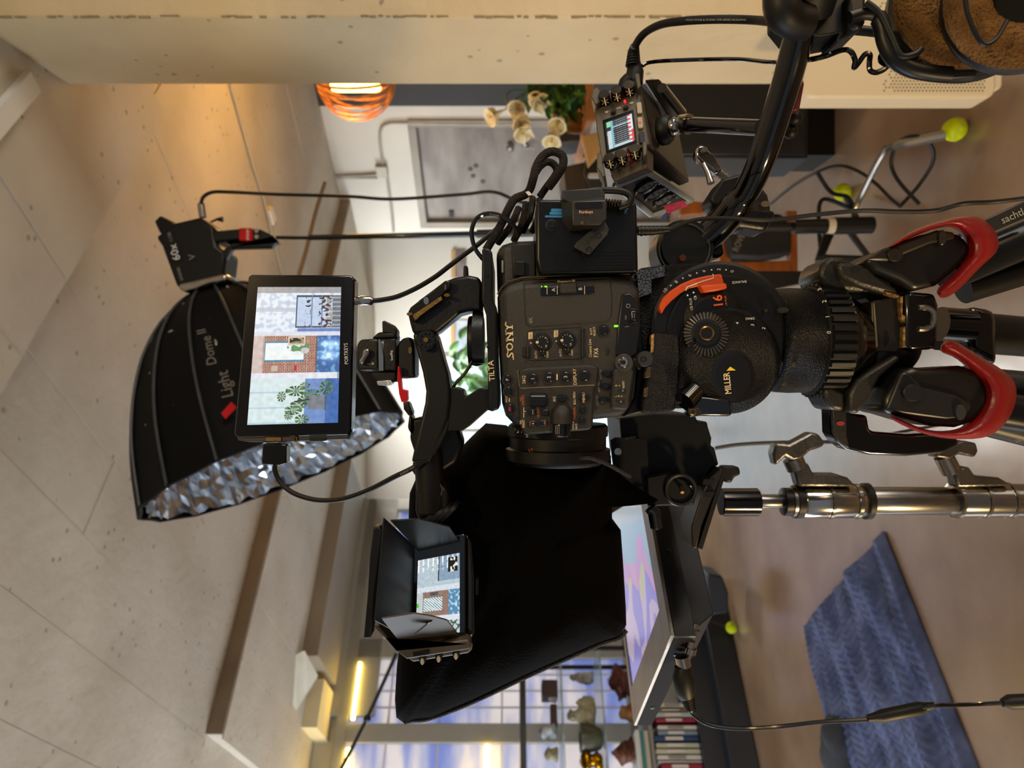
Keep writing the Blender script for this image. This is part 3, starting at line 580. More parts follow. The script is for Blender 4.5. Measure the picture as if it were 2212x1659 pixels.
for i, (x0, x1, c_, lb) in enumerate(((1376, 1384, 'd4d8d2', 'white book lying topmost of the flat stack'), (1385, 1393, '3c8c8e', 'teal book in the middle of the flat stack'), (1394, 1404, 'c8c6b8', 'cream book at the bottom of the flat stack'))):
    z1 = bz(x0, 1620, aS)[1]; z0 = bz(x1 + 1, 1620, aS)[1]
    t = MB().rbox(aS - .01 + i * .01, aS + .22, sb(1400, 1700)[0], sb(1400, 1577)[0], z0 + .001, z1).build('flat_book', mat('book_' + c_, c_, .6), bevel=.003); tag(t, lb, 'book', 'books lying flat on the row')
# dark speaker under the prompter and its shadowed box
tag(MB().prism(Pl(1550, 1280, 4.0), [(1530, 1240), (1560, 1245), (1574, 1280), (1574, 1325), (1530, 1330)], -.2, 0).build('dark_case', mat('dark_case', '17181b', .5), bevel=.01), 'small dark case standing on the floor behind the prompter screen', 'case')
# pictures and plant in the hall
pf = Pl(980, 700, 6.975)
for X0, Y0, X1, Y1, c_, lb in ((983, 692, 1010, 757, '8da3bb', 'blue grey framed picture on the far white wall seen through the handle'), (984, 540, 1004, 600, '8b8a90', 'grey framed picture on the far wall above the rear handle')):
    t = thing('framed_picture', lb, 'picture', pf.at(X1, Y1)); MB().prism(pf, [(X0, Y0), (X1, Y0), (X1, Y1), (X0, Y1)], -.02, 0).build('canvas', mat('pic_' + c_, c_, .5, col2='c3cbd6' if c_ == '8da3bb' else '6d5a4e', scale=5), t)
    MB().prism(pf, [(X0 - 9, Y0), (X0, Y0), (X0, Y1), (X0 - 9, Y1)], -.02, .01).build('frame', mat('tan_frame', 'b89a6c', .5), t)
pp = thing('leafy_plant', 'green leafy plant in the bright window behind the camera handle', 'plant', V((.03, 6.0, 0)))
MB().lathe((.03, 6.0, 0), (0, 0, 1), [(0, 0), (.16, 0), (.2, .1), (.22, .5), (.2, .52), (0, .5)], 24).build('pot', GREYW, pp); MB().tube([V((.03, 6, .5)), P(1070, 825, 6)], .015, 8).build('stem', LEAF2, pp)
for i in range(46):
    X = rl.gauss(1010, 26); Y = rl.gauss(815, 34); leaf(P(X, Y, rl.uniform(5.7, 6.1)), (rl.uniform(-1, 1), rl.uniform(-.5, .3), rl.uniform(-1, .6)), .035, .11, mat('backlit_leaf', '3f6a3c', .5, col2='6f9a62', scale=6), pp)
MB().tube(cr([P(1075, 825, 6), P(1030, 820, 5.95), P(985, 800, 5.9)], 4), .008, 6).build('stem', LEAF2, pp)
gw = thing('window_2', 'x', 'x', P(1060, 860, 6.95)); del gw['label']; del gw['category']; gw['kind'] = 'structure'
pw = Pl(1000, 860, 6.97); MB().prism(pw, [(955, 770), (1385, 770), (1385, 1090), (955, 1090)], -.01, 0).build('pane', mat('daylight_pane', 'cfe6f2', .4, col2='9cc4de', scale=4, emit=1.25), gw)
for y in (764, 925, 1088): MB().prism(pw, [(950, y), (1385, y), (1385, y + 8), (950, y + 8)], -.02, .02).build('window_frame', GREYW, gw)
# --- softbox and its light
RC = P(606, 1008, 2.25)
maj = (P(867, 890, 2.25) - P(345, 1125, 2.25)); Rb = maj.length / 2; maj.normalize()
ax2 = V((-(.91), 0, -.41)); ax2 = (ax2 - maj * ax2.dot(maj)).normalized()      # image direction (.41,.91) in world
axis = (ax2 * math.cos(.17) + V((0, -1, 0)) * math.sin(.17)).normalized()
sbx = thing('softbox', 'large black ribbed softbox with silver crinkled lining high behind the monitor', 'softbox', RC)
u = maj; w_ = axis.cross(u); prof = [(0.07, -.62), (.12, -.60), (.2, -.54), (.28, -.44), (.345, -.31), (.39, -.17), (Rb, 0)]
ns = 16; sub_ = 4; seg = ns * sub_
def sbp(r_, h, k, ins=0):
    a = 2 * math.pi * k / seg; f = 1 - .03 * math.sin(math.pi * (k % sub_) / sub_)
    return RC + axis * h + (u * math.cos(a) + w_ * math.sin(a)) * (r_ * f - ins)
rings = [(r_, h) for r_, h in prof]
for nm, ins, m in (('outer_shell', 0, SOFT), ('silver_lining', .006, None)):
    rr = rings if nm == 'outer_shell' else None
    if nm == 'outer_shell':
        vs = [sbp(r_, h, k) for r_, h in rings for k in range(seg)]
        fs = [(i * seg + k, i * seg + (k + 1) % seg, (i + 1) * seg + (k + 1) % seg, (i + 1) * seg + k) for i in range(len(rings) - 1) for k in range(seg)]
        MB().add(vs, fs, True).build(nm, m, sbx)
    else:
        n2 = 40; vs = []; fs = []; rs_ = random.Random(2); SG = 128
        for i in range(n2 + 1):
            t = i / n2 * (len(prof) - 1); j = min(int(t), len(prof) - 2); q = t - j; r_ = prof[j][0] * (1 - q) + prof[j + 1][0] * q; h = prof[j][1] * (1 - q) + prof[j + 1][1] * q
            for k in range(SG):
                a = 2 * math.pi * k / SG; vs.append(RC + axis * (h + rs_.uniform(-.014, .006)) + (u * math.cos(a) + w_ * math.sin(a)) * (r_ - .012 - rs_.uniform(0, .018)))
        fs = [(i * SG + k, i * SG + (k + 1) % SG, (i + 1) * SG + (k + 1) % SG, (i + 1) * SG + k) for i in range(n2) for k in range(SG)]
        MB().add(vs, fs, False).build(nm, mat('crinkled_silver', 'd8dde2', .14, 1.0, col2='a4aab2', scale=14), sbx, smooth=False)
point('softbox_lamp', RC + axis * (-.45), 7, (.95, .97, 1.0), .04)
PIPE = mat('softbox_piping', '3a3d40', .5, col2='2c2f32', scale=20)
for k in range(ns):
    a = k * sub_; pts = cr([sbp(r_, h, a, -.002) for r_, h in rings], 4); MB().tube(pts, .0045, 6).build('rib_piping', PIPE, sbx)
MB().tube([sbp(Rb, 0, k, -.001) for k in range(seg)], .005, 6, closed=True).build('rim_binding', SOFT, sbx)
tpl = Pl(460, 790, 1.86)
for s_, X, Y, hh, an in (('Light', 487, 830, 26, 103), ('Dome', 452, 757, 22, 103), ('II', 436, 716, 20, 103)):
    text(s_, tpl, X, Y, hh, PIPE if s_ == 'x' else mat('logo_grey', '6e675e', .6), sbx, an, 'logo', sx=.8)
MB().prism(tpl, [(478, 893), (500, 868), (512, 880), (488, 905)], 0, .002).build('red_tag', REDM, sbx)
fx = thing('studio_light', 'black continuous studio light tilted down on top of the thin black stand', 'studio light', P(560, 520, 2.3)); fp = Pl(420, 540, 2.2)
MB().prism(fp, [(335, 512), (350, 500), (372, 482), (432, 468), (462, 490), (468, 530), (488, 545), (482, 596), (470, 605), (392, 625), (380, 618), (348, 530)], -.11, 0).build('lamp_housing', BLK, fx, bevel=.012)
MB().prism(fp, [(329, 476), (342, 463), (368, 478), (380, 490), (352, 510), (340, 500)], -.09, -.01).build('rear_bracket', BLK, fx, bevel=.006)
MB().prism(fp, [(385, 612), (482, 590), (494, 596), (488, 610), (455, 616), (420, 628), (402, 632), (386, 626)], -.12, .005).build('mount_ring', CHR, fx, bevel=.01, label='silver mounting ring')
MB().prism(fp, [(455, 500), (515, 494), (560, 494), (590, 508), (596, 520), (585, 535), (500, 537), (486, 562), (476, 545), (500, 524), (560, 522), (515, 517), (462, 522)], -.03, .0).build('yoke', BLKM, fx, bevel=.006)
MB().prism(fp, rrect(517, 493, 546, 521, 3), -.035, .006).build('red_band', REDM, fx, bevel=.004, label='red band with white lettering')
text('amaran', Pl(420, 540, 2.185), 534, 507, 8, WHT, fx, 90, sx=.7)
MB().disc(fp, 557, 500, 5, 0, .012).disc(fp, 557, 513, 5, 0, .012).build('bolt', CHR, fx)
MB().tube([fp.at(455, 480), fp.at(468, 474), fp.at(481, 474)], [.003, .004, .009], 8).build('lever', BLK, fx)
fpt = Pl(420, 540, 2.19)
text('60x', fpt, 378, 545, 17, WHT, fx, 107); text('amaran', fpt, 388, 592, 9, GREYP, fx, 107, sx=.8); text('COB', fpt, 368, 512, 7, GREYP, fx, 107); text('V', fpt, 415, 555, 14, GREYP, fx, 100)
MB().tube([fp.at(438, 470, -.03), fp.at(434, 440, -.03)], .011, 10).build('plug', CHR, fx)
cable('lamp_cable', [(434, 440, 2.22), (440, 425, 2.23), (460, 415, 2.25), (500, 415, 2.25), (600, 420, 2.3), (750, 424, 2.3), (850, 430, 2.3), (1000, 420, 2.3), (1068, 415, 2.3), (1140, 440, 2.3), (1300, 460, 2.3)], .0055, RUB, 'thin black cable hanging from the studio light past the door')
# --- polished C-stand under the prompter screen
cs = thing('polished_light_stand', 'polished chrome light stand with wing knobs carrying the prompter screen', 'light stand', P(2600, 1083, .88)); D = .86; up = V((0, 0, -1))
kx = D / F
def vt(X0, X1, r0, m, nm, r1=None, Y=None, bev=0, prof=None, seg=32):
    Y = Y or 1084 + (X0 - 1640) * -.006; c = P(X0, Y, D); h = (X1 - X0) * kx; pr = prof or [(0, 0), (r0 * kx * .93, 0), (r0 * kx, h * .02 + .0004), ((r1 or r0) * kx, h * .98 - .0004), ((r1 or r0) * kx * .93, h), (0, h)]
    return MB().lathe(c, up, pr, seg).build(nm, m, cs)
vt(1556, 1638, 30, BLKG, 'receiver'); vt(1630, 1700, 15, STL, 'spigot', Y=1083)
vt(1690, 1708, 30, BLK, 'knurled_collar'); vt(1706, 1716, 33, STL, 'collar_ring'); vt(1714, 1730, 36, RUB, 'collar')
vt(1730, 1868, 35, CHR, 'sleeve'); vt(1784, 1792, 38, CHR, 'ridge'); vt(1842, 1851, 38, CHR, 'ridge'); vt(1864, 1877, 39, RUB, 'rubber_ring')
vt(1875, 2075, 30, STL, 'tube', Y=1082)
vt(2060, 2420, 36, CHR, 'lower_sleeve', Y=1081); vt(2058, 2066, 40, CHR, 'ridge', Y=1081); vt(2116, 2124, 39, CHR, 'ridge', Y=1081); vt(2172, 2180, 39, CHR, 'ridge', Y=1081)
cp = Pl(1800, 1000, D - .012)
CAST = mat('cast_aluminium', '6f6b66', .32, .9, col2='5d5a55', scale=40, bump=.1, bscale=200)
MB().prism(cp, [(1708, 1006), (1740, 998), (1752, 1022), (1800, 1022), (1826, 1030), (1845, 1050), (1720, 1050)], -.012, .008).build('boss', CAST, cs, bevel=.003)
MB().prism(cp, [(1662, 978), (1668, 955), (1697, 958), (1745, 932), (1760, 936), (1774, 955), (1768, 964), (1742, 972), (1722, 990), (1705, 994), (1690, 984), (1668, 1004)], -.008, .012).build('wing_knob', CAST, cs, bevel=.004)
MB().tube([cp.at(1712, 990), cp.at(1722, 1012)], .012, 14).build('screw', STL, cs)
MB().prism(cp, [(2052, 1014), (2085, 1006), (2098, 1026), (2150, 1030), (2180, 1048), (2060, 1052)], -.012, .008).build('boss', CAST, cs, bevel=.003)
MB().prism(cp, [(2010, 978), (2040, 960), (2070, 950), (2095, 955), (2100, 972), (2092, 986), (2060, 978), (2040, 990), (2010, 986)], -.008, .012).build('wing_knob', CAST, cs, bevel=.004)
MB().tube([cp.at(2038, 985), cp.at(2056, 1020)], .011, 14).build('screw', STL, cs)
cable('rear_cable', [(1545, 968, 1.2), (1600, 960, 1.2), (1680, 956, 1.2), (1770, 955, 1.2), (1860, 950, 1.2), (1990, 925, 1.4), (2120, 905, 1.75), (2290, 900, 1.747)], .0032, RUB, 'black cable crossing behind the chrome wing knob')
# ================================================================ the camera rig
BP = Pl(1200, 700, .55)                       # the side of the camera body that faces us
fx6 = thing('cinema_camera', 'dark grey cinema camera body with lettered buttons and dials on its near side', 'camera', P(1385, 700, .56))
# body: rear block, main side panel with rounded edges
MB().prism(BP, [(1071, 533), (1085, 521), (1110, 513), (1160, 511), (1366, 560), (1375, 600), (1370, 640), (1100, 650), (1074, 640)], -.10, -.010).build('rear_block', CAMB, fx6, bevel=.008, seg=3)
body = [(1074, 640), (1080, 626), (1096, 611), (1127, 602), (1200, 598), (1312, 592), (1362, 596), (1384, 625), (1388, 704), (1378, 790), (1366, 873), (1350, 900), (1282, 907), (1140, 922), (1108, 915), (1092, 898), (1084, 870), (1078, 771)]
MB().prism(BP, body, -.105, 0).build('body_shell', CAMB, fx6, bevel=.0075, seg=5)
MB().tube([BP.at(x, y, -.004) for x, y in [(1075, 636), (1083, 622), (1096, 610), (1127, 600), (1200, 596), (1312, 589), (1360, 592)]], .0008, 6).build('edge_trim', mat('trim_bronze', '5a4a34', .35, .4), fx6)
MB().prism(BP, [(1105, 524), (1157, 520), (1158, 594), (1108, 597)], -.012, -.0085).build('battery_bay', mat('bay_black', '050505', .5), fx6, bevel=.001)
MB().prism(BP, rrect(1110, 562, 1135, 594, 4), -.0085, -.004).build('release_button', BLK, fx6, bevel=.0008)
MB().prism(BP, rrect(1083, 558, 1087, 585, 1.5), -.010, -.009).build('slot', GREYP, fx6)
def panel(pts, h0, h1, m, nm, bevel=.0006, parent=None): return MB().prism(BP, pts, h0, h1).build(nm, m, parent or fx6, bevel=bevel)
GRV = mat('groove_black', '080706', .6)
def groove(pts, closed=True, nm='panel_seam', m=GRV, r=.00035): return MB().tube([BP.at(x, y, .0001) for x, y in pts], r, 5, closed=closed).build(nm, m, fx6)
groove([(1132, 612), (1137, 608), (1312, 600), (1318, 604), (1322, 640), (1321, 680), (1312, 694), (1148, 705), (1138, 701), (1134, 680)])
groove([(1140, 718), (1146, 713), (1255, 706), (1262, 712), (1258, 770), (1252, 775), (1145, 778), (1139, 772)])
panel(rrect(1167, 617, 1284, 638, 5, ang=-2.5), -.002, .0006, mat('slot_black', '08090a', .15), 'card_slot_window', .0008)
panel(rrect(1208, 611, 1246, 634, 4, ang=-2.5), 0, .0022, CAMB, 'card_door_catch', .001)
for x in (1181, 1203, 1262): panel([(x, 618), (x + 1.2, 618), (x + 1.2, 636), (x, 636)], .0006, .0009, CREAM, 'mark', 0)
for x in (1169, 1176): panel(rrect(x, 618, x + (2 if x < 1172 else 5), 620.5, .8), .0006, .001, GREEN, 'lamp', 0)
tb_ = lambda s, x, y, h, m=CREAM, ang=92.5, **k: text(s, BP, x, y, h, m, fx6, ang, h=.0008, **k)
tb_('A', 1196, 626, 8, WHT); tb_('B', 1254, 624, 8, WHT); text('CFexpress A / SD', BP, 1223, 607.5, 4.4, CREAM, fx6, 2.5, h=.0004, sx=.85)
tb_('4K', 1147, 692, 9, GREYP)
# SONY-style wide slab letters are built from the font plus serifs
def sony():
    xs = {'S': 767, 'O': 749, 'N': 727, 'Y': 707}
    for ch, y in xs.items():
        text(ch, BP, 1101 + (y - 737) * .06, y, 14.5, CREAM, fx6, 93.5, h=.0009, sx=1.28 if ch != 'O' else 1.1, off=.012)
    for X, Y in ((1108, 734.5), (1094.5, 734), (1107, 720.5), (1093.5, 720), (1093, 714.5), (1092.6, 699.5), (1106.5, 707), (1108.8, 773.5), (1097, 760)):
        patch(BP, [(X - .9, Y - 4), (X + 1.1, Y - 4.2), (X + 1.3, Y + 4), (X - .7, Y + 4.2)], CREAM, fx6, 'serif', h=.0009, t=.0001)
sony()
BLKB = mat('button_black', '0b0b0c', .25, col2='0f0f10', scale=20)
def button(X, Y, r, s=None, th=4, ry=None, m=CREAM, hh=.0016, ang=92.5, rim=True, bm=None):
    MB().disc(BP, X, Y, r + 3, .0, .0006, ry=(ry or r) + 3).build('button_recess', GRV, fx6)
    b_ = MB().disc(BP, X, Y, r, 0, hh, ry=ry, ch=.25).build('button', bm or BLKB, fx6, smooth=False)
    if rim: MB().ring(BP, X, Y, r + 3.4, .00045, .0004, ry=(ry or r) + 3.4).build('rim', CAMB, fx6)
    if s: text(s, BP, X, Y, th, m, fx6, ang, h=hh + .0004)
    return b_
for n_, (X, Y, lab) in enumerate(((1171, 739, 'CH-1'), (1224, 735, 'CH-2'))):
    MB().disc(BP, X, Y, 19, 0, .0008, ry=18).build('dial_recess', GRV, fx6)
    MB().disc(BP, X, Y, 16.5, 0, .0035, ry=16.5, seg=40).build('audio_dial', mat('dial_black', '070708', .4), fx6)
    MB().ring(BP, X, Y, 19.5, .0005, .0005).build('rim', CAMB, fx6)
    for k in range(10):
        a = math.radians(100 + k * 29); MB().disc(BP, X + 11.5 * math.cos(a), Y + 11.5 * math.sin(a), .8, .0035, .0037, 8).build('dial_mark', WHT, fx6)
    text('0', BP, X + 8, Y - 9, 4, WHT, fx6, 92, h=.0038); text('10', BP, X + 9, Y + 9, 4, WHT, fx6, 92, h=.0038); patch(BP, [(X - 14, Y - 1), (X - 8, Y - 2), (X - 8, Y + 3), (X - 14, Y + 3)], CREAM, fx6, 'pointer', h=.0038)
    bx_ = X - 24.5 + (2 if n_ else 0); patch(BP, [(bx_ - 5, Y - 21), (bx_ + 4, Y - 22), (bx_ + 4, Y - 7), (bx_ - 5, Y - 6)], CREAM, fx6, 'tag_plate', h=.0006); text(lab, BP, bx_, Y - 14, 5.4, GRV, fx6, 93, h=.0008, sx=.85)
    patch(BP, [(bx_ - 1, Y + 0), (bx_ + 3, Y + 2), (bx_ - 1, Y + 4)], CREAM, fx6, 'arrow', h=.0006)
    panel(rrect(X - 8, Y + 22, X + 8, Y + 30, 2), -.001, .0007, GRV, 'switch_slot', .0003); panel(rrect(X - 1, Y + 22, X + 6, Y + 30, 2), 0, .002, BLKB, 'slide_switch', .0005)
    tb_('AUTO', X - 13, Y + 27, 5, sx=.85); tb_('MAN', X + 12, Y + 27, 5, sx=.85)
    for q in ((-3, 20), (3, 19.5), (6, 30)): MB().disc(BP, X + q[0], Y + q[1], .9, 0, .0022, 8).build('dot', CREAM, fx6)
panel(rrect(1255, 708, 1261, 772, 2.5), 0, .003, CAMB, 'grip_ridge', .001)
panel(rrect(1129, 748, 1144, 772, 4), -.001, .001, GRV, 'latch_recess', .0006); panel(rrect(1137, 746, 1143, 773, 2.5), 0, .003, CAMB, 'latch', .001)
button(1304, 714, 9.5); tb_('SLOT', 1277, 716, 4.4); tb_('SELECT', 1284, 716, 4.4)
tb_('Cinema Line', 1275, 752, 6.5, sx=.9, font_h=.75); tb_('FX6', 1288, 762, 10, sx=.85)
panel(rrect(1309, 752, 1315, 767, 2.5), -.001, .0008, GRV, 'microphone_slot', .0004)
panel(rrect(1326, 702.5, 1335, 706.5, 1.8, ang=-3), 0, .0012, GREEN, 'power_lamp', .0003)
panel([(1342, 636), (1360, 632), (1378, 645), (1384, 700), (1376, 765), (1358, 775), (1329, 768), (1334, 700)], -.001, .0014, mat('recess_black', '0b0a09', .35), 'power_recess', .002)
panel(rrect(1356, 667, 1378, 699, 7), .0014, .0024, BLK, 'power_switch_frame', .001); panel(rrect(1360, 672, 1373, 694, 3), .002, .004, BLKB, 'power_switch', .001)
for x in (1364, 1368): panel([(x, 678), (x + 1, 678), (x + 1, 688), (x, 688)], .004, .0043, GREYP, 'ridge', 0)
text('ON', BP, 1352, 686, 4, GREYP, fx6, 92, h=.0018); MB().ring(BP, 1357, 661, 4, .0003, .0018).build('power_symbol', GREYP, fx6); panel([(1349, 706), (1358, 705), (1358, 706), (1349, 707)], .0014, .0018, GREYP, 'tick', 0)
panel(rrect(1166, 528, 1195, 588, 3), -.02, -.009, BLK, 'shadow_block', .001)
# headphone socket and hanging rubber cap
MB().disc(BP, 1346, 785, 20, 0, .005, ry=20).build('socket_plate', mat('socket_grey', '3d3c3a', .4, .2), fx6); MB().ring(BP, 1346, 783, 7.5, .0016, .005).build('socket_ring', CHR, fx6, label='chrome socket ring'); MB().disc(BP, 1346, 783, 5, .005, .0055).build('socket_hole', GRV, fx6)
panel([(1364, 776), (1372, 774), (1384, 795), (1376, 800)], .002, .005, RUB, 'cap_strap', .001); MB().disc(BP, 1390, 776, 17, .002, .009).build('socket_cap', mat('rubber_grey', '26282b', .5), fx6); MB().ring(BP, 1390, 776, 6, .0003, .0093, ry=5).build('cap_mark', RUB, fx6)
panel([(1322, 800), (1332, 792), (1362, 792), (1370, 802), (1357, 880), (1348, 886), (1322, 884), (1316, 874)], 0, .0045, CAMB, 'switch_panel', .003)
for X, Y in ((1337, 839), (1333, 862)):
    panel(rrect(X - 4, Y - 9 + 9, X + 14, Y + 9 - 2, 3), .0045, .0052, GRV, 'toggle_slot', .0003); MB().disc(BP, X + 5, Y + 5, 2.6, .005, .008, 10).build('toggle', CHR, fx6)
for s_, X, Y in (('B', 1331, 833), ('A', 1338, 833), ('PRESET', 1347, 832), ('L', 1331, 856), ('M', 1337, 856), ('H', 1343, 856)): text(s_, BP, X, Y, 4.2, CREAM, fx6, 94, h=.0051)
for X, Y, s_ in ((1311, 807, 'SHUTTER'), (1307, 834, 'WHT BAL'), (1303, 863, 'ISO/GAIN')):
    button(X, Y, 9.5, ry=6.5, rim=False); text(s_, BP, X - 13, Y + 2, 4.6, GREYP, fx6, 94, h=.0005, sx=.8)
# raised control panel
CP0 = .0; cpn = panel([(1118, 808), (1124, 798), (1140, 794), (1270, 788), (1286, 790), (1292, 800), (1290, 830), (1282, 838), (1279, 920), (1272, 928), (1140, 938), (1128, 932), (1122, 915), (1119, 850)], 0, .006, PANL, 'control_panel', .0022)
BP0 = BP; BP = Pl(1200, 700, .544)
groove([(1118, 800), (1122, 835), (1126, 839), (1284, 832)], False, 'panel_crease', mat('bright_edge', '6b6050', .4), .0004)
button(1151, 818, 10.5, '1', 7.5, m=WHT); button(1186, 815, 10.5, '2', 7.5, m=WHT); button(1222, 814, 10.5, '3', 7.5, m=WHT); button(1262, 812, 11)
MB().prism(BP, rrect(1202, 808, 1204.5, 821, 1), 0, .001).build('tactile_bar', CREAM, fx6)
tb_('S&Q', 1132, 820, 6.5); tb_('DISPLAY', 1242, 814, 7, sx=.95)
MB().prism(BP, rrect(1137, 853, 1182, 876, 3), -.001, .0006).build('wheel_slot', GRV, fx6, bevel=.0003)
wc = BP.at(1162, 864, -.002); MB().lathe(wc - V((0, 0, 0)) + V((0, 0, .006)), (0, 0, -1), [(0, 0), (.0055, 0), (.006, .0006), (.006, .0114), (.0055, .012), (0, .012)], 20).build('thumb_wheel', BLKB, fx6)
for k in range(9):
    a = math.radians(20 * k + 10); MB().tube([wc + V((.006 * math.cos(a), -.006 * math.sin(a), -.0055)), wc + V((.006 * math.cos(a), -.006 * math.sin(a), .0055))], .0004, 4).build('wheel_ridge', BLK, fx6)
tb_('VARIABLE', 1130, 865, 5, ORP, sx=.75); tb_('ND', 1125, 862, 4, ORP); tb_('PRESET', 1131, 915, 5, sx=.8); tb_('ND', 1125, 912, 4)
button(1214, 861, 10.5, ry=7); tb_('IRIS', 1198, 862, 6, sx=.85); button(1261, 859, 11, 'MENU', 5.5, ry=8); tb_('FULL MENU', 1241, 860, 5, sx=.75); MB().disc(BP, 1242, 872, 1, 0, .0006, 8).build('dot', CREAM, fx6); tb_('THUMBNAIL', 1241, 893, 5, ORP, sx=.7)
button(1258, 886, 6.5, ry=8); button(1256, 909, 6.5, ry=8); tb_('CANCEL', 1238, 919, 4.6, sx=.75); tb_('BACK', 1245, 921, 4.6, sx=.75)
for X, Y, s_, m_ in ((1149, 890, '|', WHT), (1177, 891, '', WHT), (1150, 915, '+', ORP), (1173, 914, '-', ORP)):
    MB().prism(BP, rrect(X - 12, Y - 8, X + 11, Y + 8, 4), -.0005, .0004).build('button_recess', GRV, fx6, bevel=.0002); MB().prism(BP, rrect(X - 8, Y - 6, X + 8, Y + 6, 3), 0, .0016).build('button', BLKB, fx6, bevel=.0005)
    if s_: text(s_, BP, X + 2, Y, 7, CREAM if s_ != '|' else WHT, fx6, 92 if s_ != '|' else 2, h=.002)
text('SUB', BP, 1145, 915, 3.5, ORP, fx6, 92, h=.002); text('CLEAR', BP, 1178, 914, 3.5, ORP, fx6, 92, h=.002, sx=.7)
tb_('ND AUTO', 1163, 890, 5, ORP, sx=.75)
for q in ([(1130.5, 880), (1132, 880), (1132, 889), (1130.5, 889)], [(1130.5, 891), (1132, 891), (1132, 902), (1130.5, 902)], [(1131, 889), (1136, 888), (1136, 889.3), (1131, 890)]): patch(BP, q, CREAM, fx6, 'line', h=.0006)
hg = BP.at(1213, 898, 0); MB().lathe(hg, (-1, 0, 0), [(0, -.009), (.004, -.0085), (.0075, -.005), (.0085, 0), (.0085, .006), (0, .006)], 28).build('grip_dome', PANL, fx6)
MB().lathe(BP.at(1213, 916, 0), (-1, 0, 0), [(0, 0), (.0068, 0), (.007, .001), (.007, .009), (.0065, .0095), (0, .0095)], 30).build('front_dial', BLKB, fx6)
for k in range(8): MB().prism(BP, [(1199 + k * 3.4, 918), (1200 + k * 3.4, 918), (1200 + k * 3.4, 936), (1199 + k * 3.4, 936)], .006, .0075).build('dial_rib', BLK if k > 2 else GREYP, fx6)
BP = BP0
for X, Y, s_, m_, an in ((1096, 820, 'P', WHT, 94), (1098, 846, '', WHT, 94), (1101, 883, 'REC', REDP, 94)): button(X, Y, 7.5, s_, 6 if s_ == 'P' else 4, ry=10, m=m_)
tb_('HOLD', 1094, 862, 4.5, sx=.8); panel([(1099, 860), (1101, 860), (1101, 868), (1099, 868)], 0, .0006, CREAM, 'mark', 0)
# top plate of the cage
tp_ = [(1041, 536), (1058, 536), (1063, 545), (1063, 640), (1073, 665), (1073, 760), (1078, 850), (1078, 884), (1060, 890), (1054, 880), (1054, 790), (1050, 680), (1040, 650)]
MB().prism(Pl(1060, 700, .548), tp_, -.10, .0).build('cage_top_plate', BLKM, fx6, bevel=.0015)
tpp = Pl(1060, 700, .5475)
text('TILTA', tpp, 1062, 801, 12, CREAM, fx6, 94, sx=1.0, off=.01)
MB().disc(tpp, 1053, 595, 2.5, 0, .001, 10).disc(tpp, 1053, 750, 2.5, 0, .001, 10).build('screw', BLKG, fx6)
# battery with its power plug and tag
bt = Pl(1270, 520, .545)
bat = MB().prism(bt, [(1158, 434), (1168, 430), (1366, 432), (1376, 440), (1379, 588), (1166, 592), (1158, 560)], -.075, 0).build('battery', BATT, fx6, bevel=.004, seg=3)
for q in (rrect(1190, 451, 1214, 457, 2.5), rrect(1187, 457.5, 1221, 464, 2.5), rrect(1177, 465.5, 1222, 470, 2)): patch(bt, q, mat('blue_print', '2e7cb4', .5), bat, 'blue_bar', h=.0004)
text('V-F', bt, 1355, 447, 7, GREYP, bat, 90); text('98', bt, 1352, 458, 6, MATS['blue_print'], bat, 90)
MB().disc(bt, 1191, 487, 13, .0, .001).build('button_recess', GRV, bat); MB().disc(bt, 1191, 487, 9, .0, .0025).build('charge_button', BLKB, bat)
for y in range(545, 590, 7): MB().prism(bt, [(1200, y), (1370, y - 2), (1370, y - 1), (1200, y + 1)], 0, .0004).build('moulded_line', BLK, bat)
plg = thing('power_plug', 'grey brown angular power plug on the camera battery', 'plug', bt.at(1305, 470, 0)); PLG = mat('plug_brown', '1c1917', .45, col2='22201d', scale=20)
MB().frustum(bt, [(1211, 430), (1292, 418), (1302, 424), (1304, 488), (1290, 500), (1231, 502), (1214, 478)], [(1232, 450), (1300, 447), (1303, 450), (1303, 486), (1290, 498), (1233, 500), (1232, 480)], .0, .02).build('plug_body', PLG, plg, bevel=.0012)
MB().prism(bt, [(1211, 420), (1292, 414), (1302, 424), (1303, 446), (1232, 449), (1214, 440)], -.006, .012).build('plug_top', mat('plug_grey', '222427', .45), plg, bevel=.001)
MB().prism(bt, rrect(1238, 451, 1294, 464, 2, ang=-1), .0195, .0205).build('name_plate', mat('plate_black', '080504', .3), plg)
btt = Pl(1270, 520, .5242); text('Portkeys', btt, 1266, 458, 7, CREAM, plg, 2, sx=.9, font_h=.75); MB().disc(btt, 1266, 458, 2, 0, .0006).build('red_dot', REDP, plg); MB().disc(btt, 1257, 482, 5, -.002, .0005, 6).build('screw', BRASS, plg)
for k in range(6): MB().prism(bt, rrect(1304 + k * 6, 437 + k * .5, 1308 + k * 6, 456 - k * .5, 2), .002, .012).build('strain_relief', RUB, plg, bevel=.0008)
MB().tube(cr([bt.at(x, y, .008) for x, y in [(1336, 448), (1358, 440), (1362, 425), (1345, 414), (1310, 411), (1278, 412)]], 5), .0016 * 1.6, 10).build('plug_lead', RUB, plg)
cap = MB().prism(bt, [(1237, 538), (1243, 528), (1296, 482), (1302, 480), (1313, 500), (1309, 512), (1272, 553), (1266, 554)], .0065, .0085).build('plug_cap_tag', mat('tag_grey', '2c3032', .5, col2='262a2c', scale=20), bevel=.0008)
tag(cap, 'grey rubber tag lettered D-TAP hanging in front of the camera battery', 'tag'); cpl = Pl(1270, 520, .5355)
text('D-TAP', cpl, 1277, 515, 9, GRV, cap, 41, sx=.8); MB().ring(cpl, 1292, 508, 6, .0003, 0).build('round_mark', GRV, cap); MB().ring(cpl, 1272, 539, 6, .0003, 0).build('round_mark', GRV, cap)
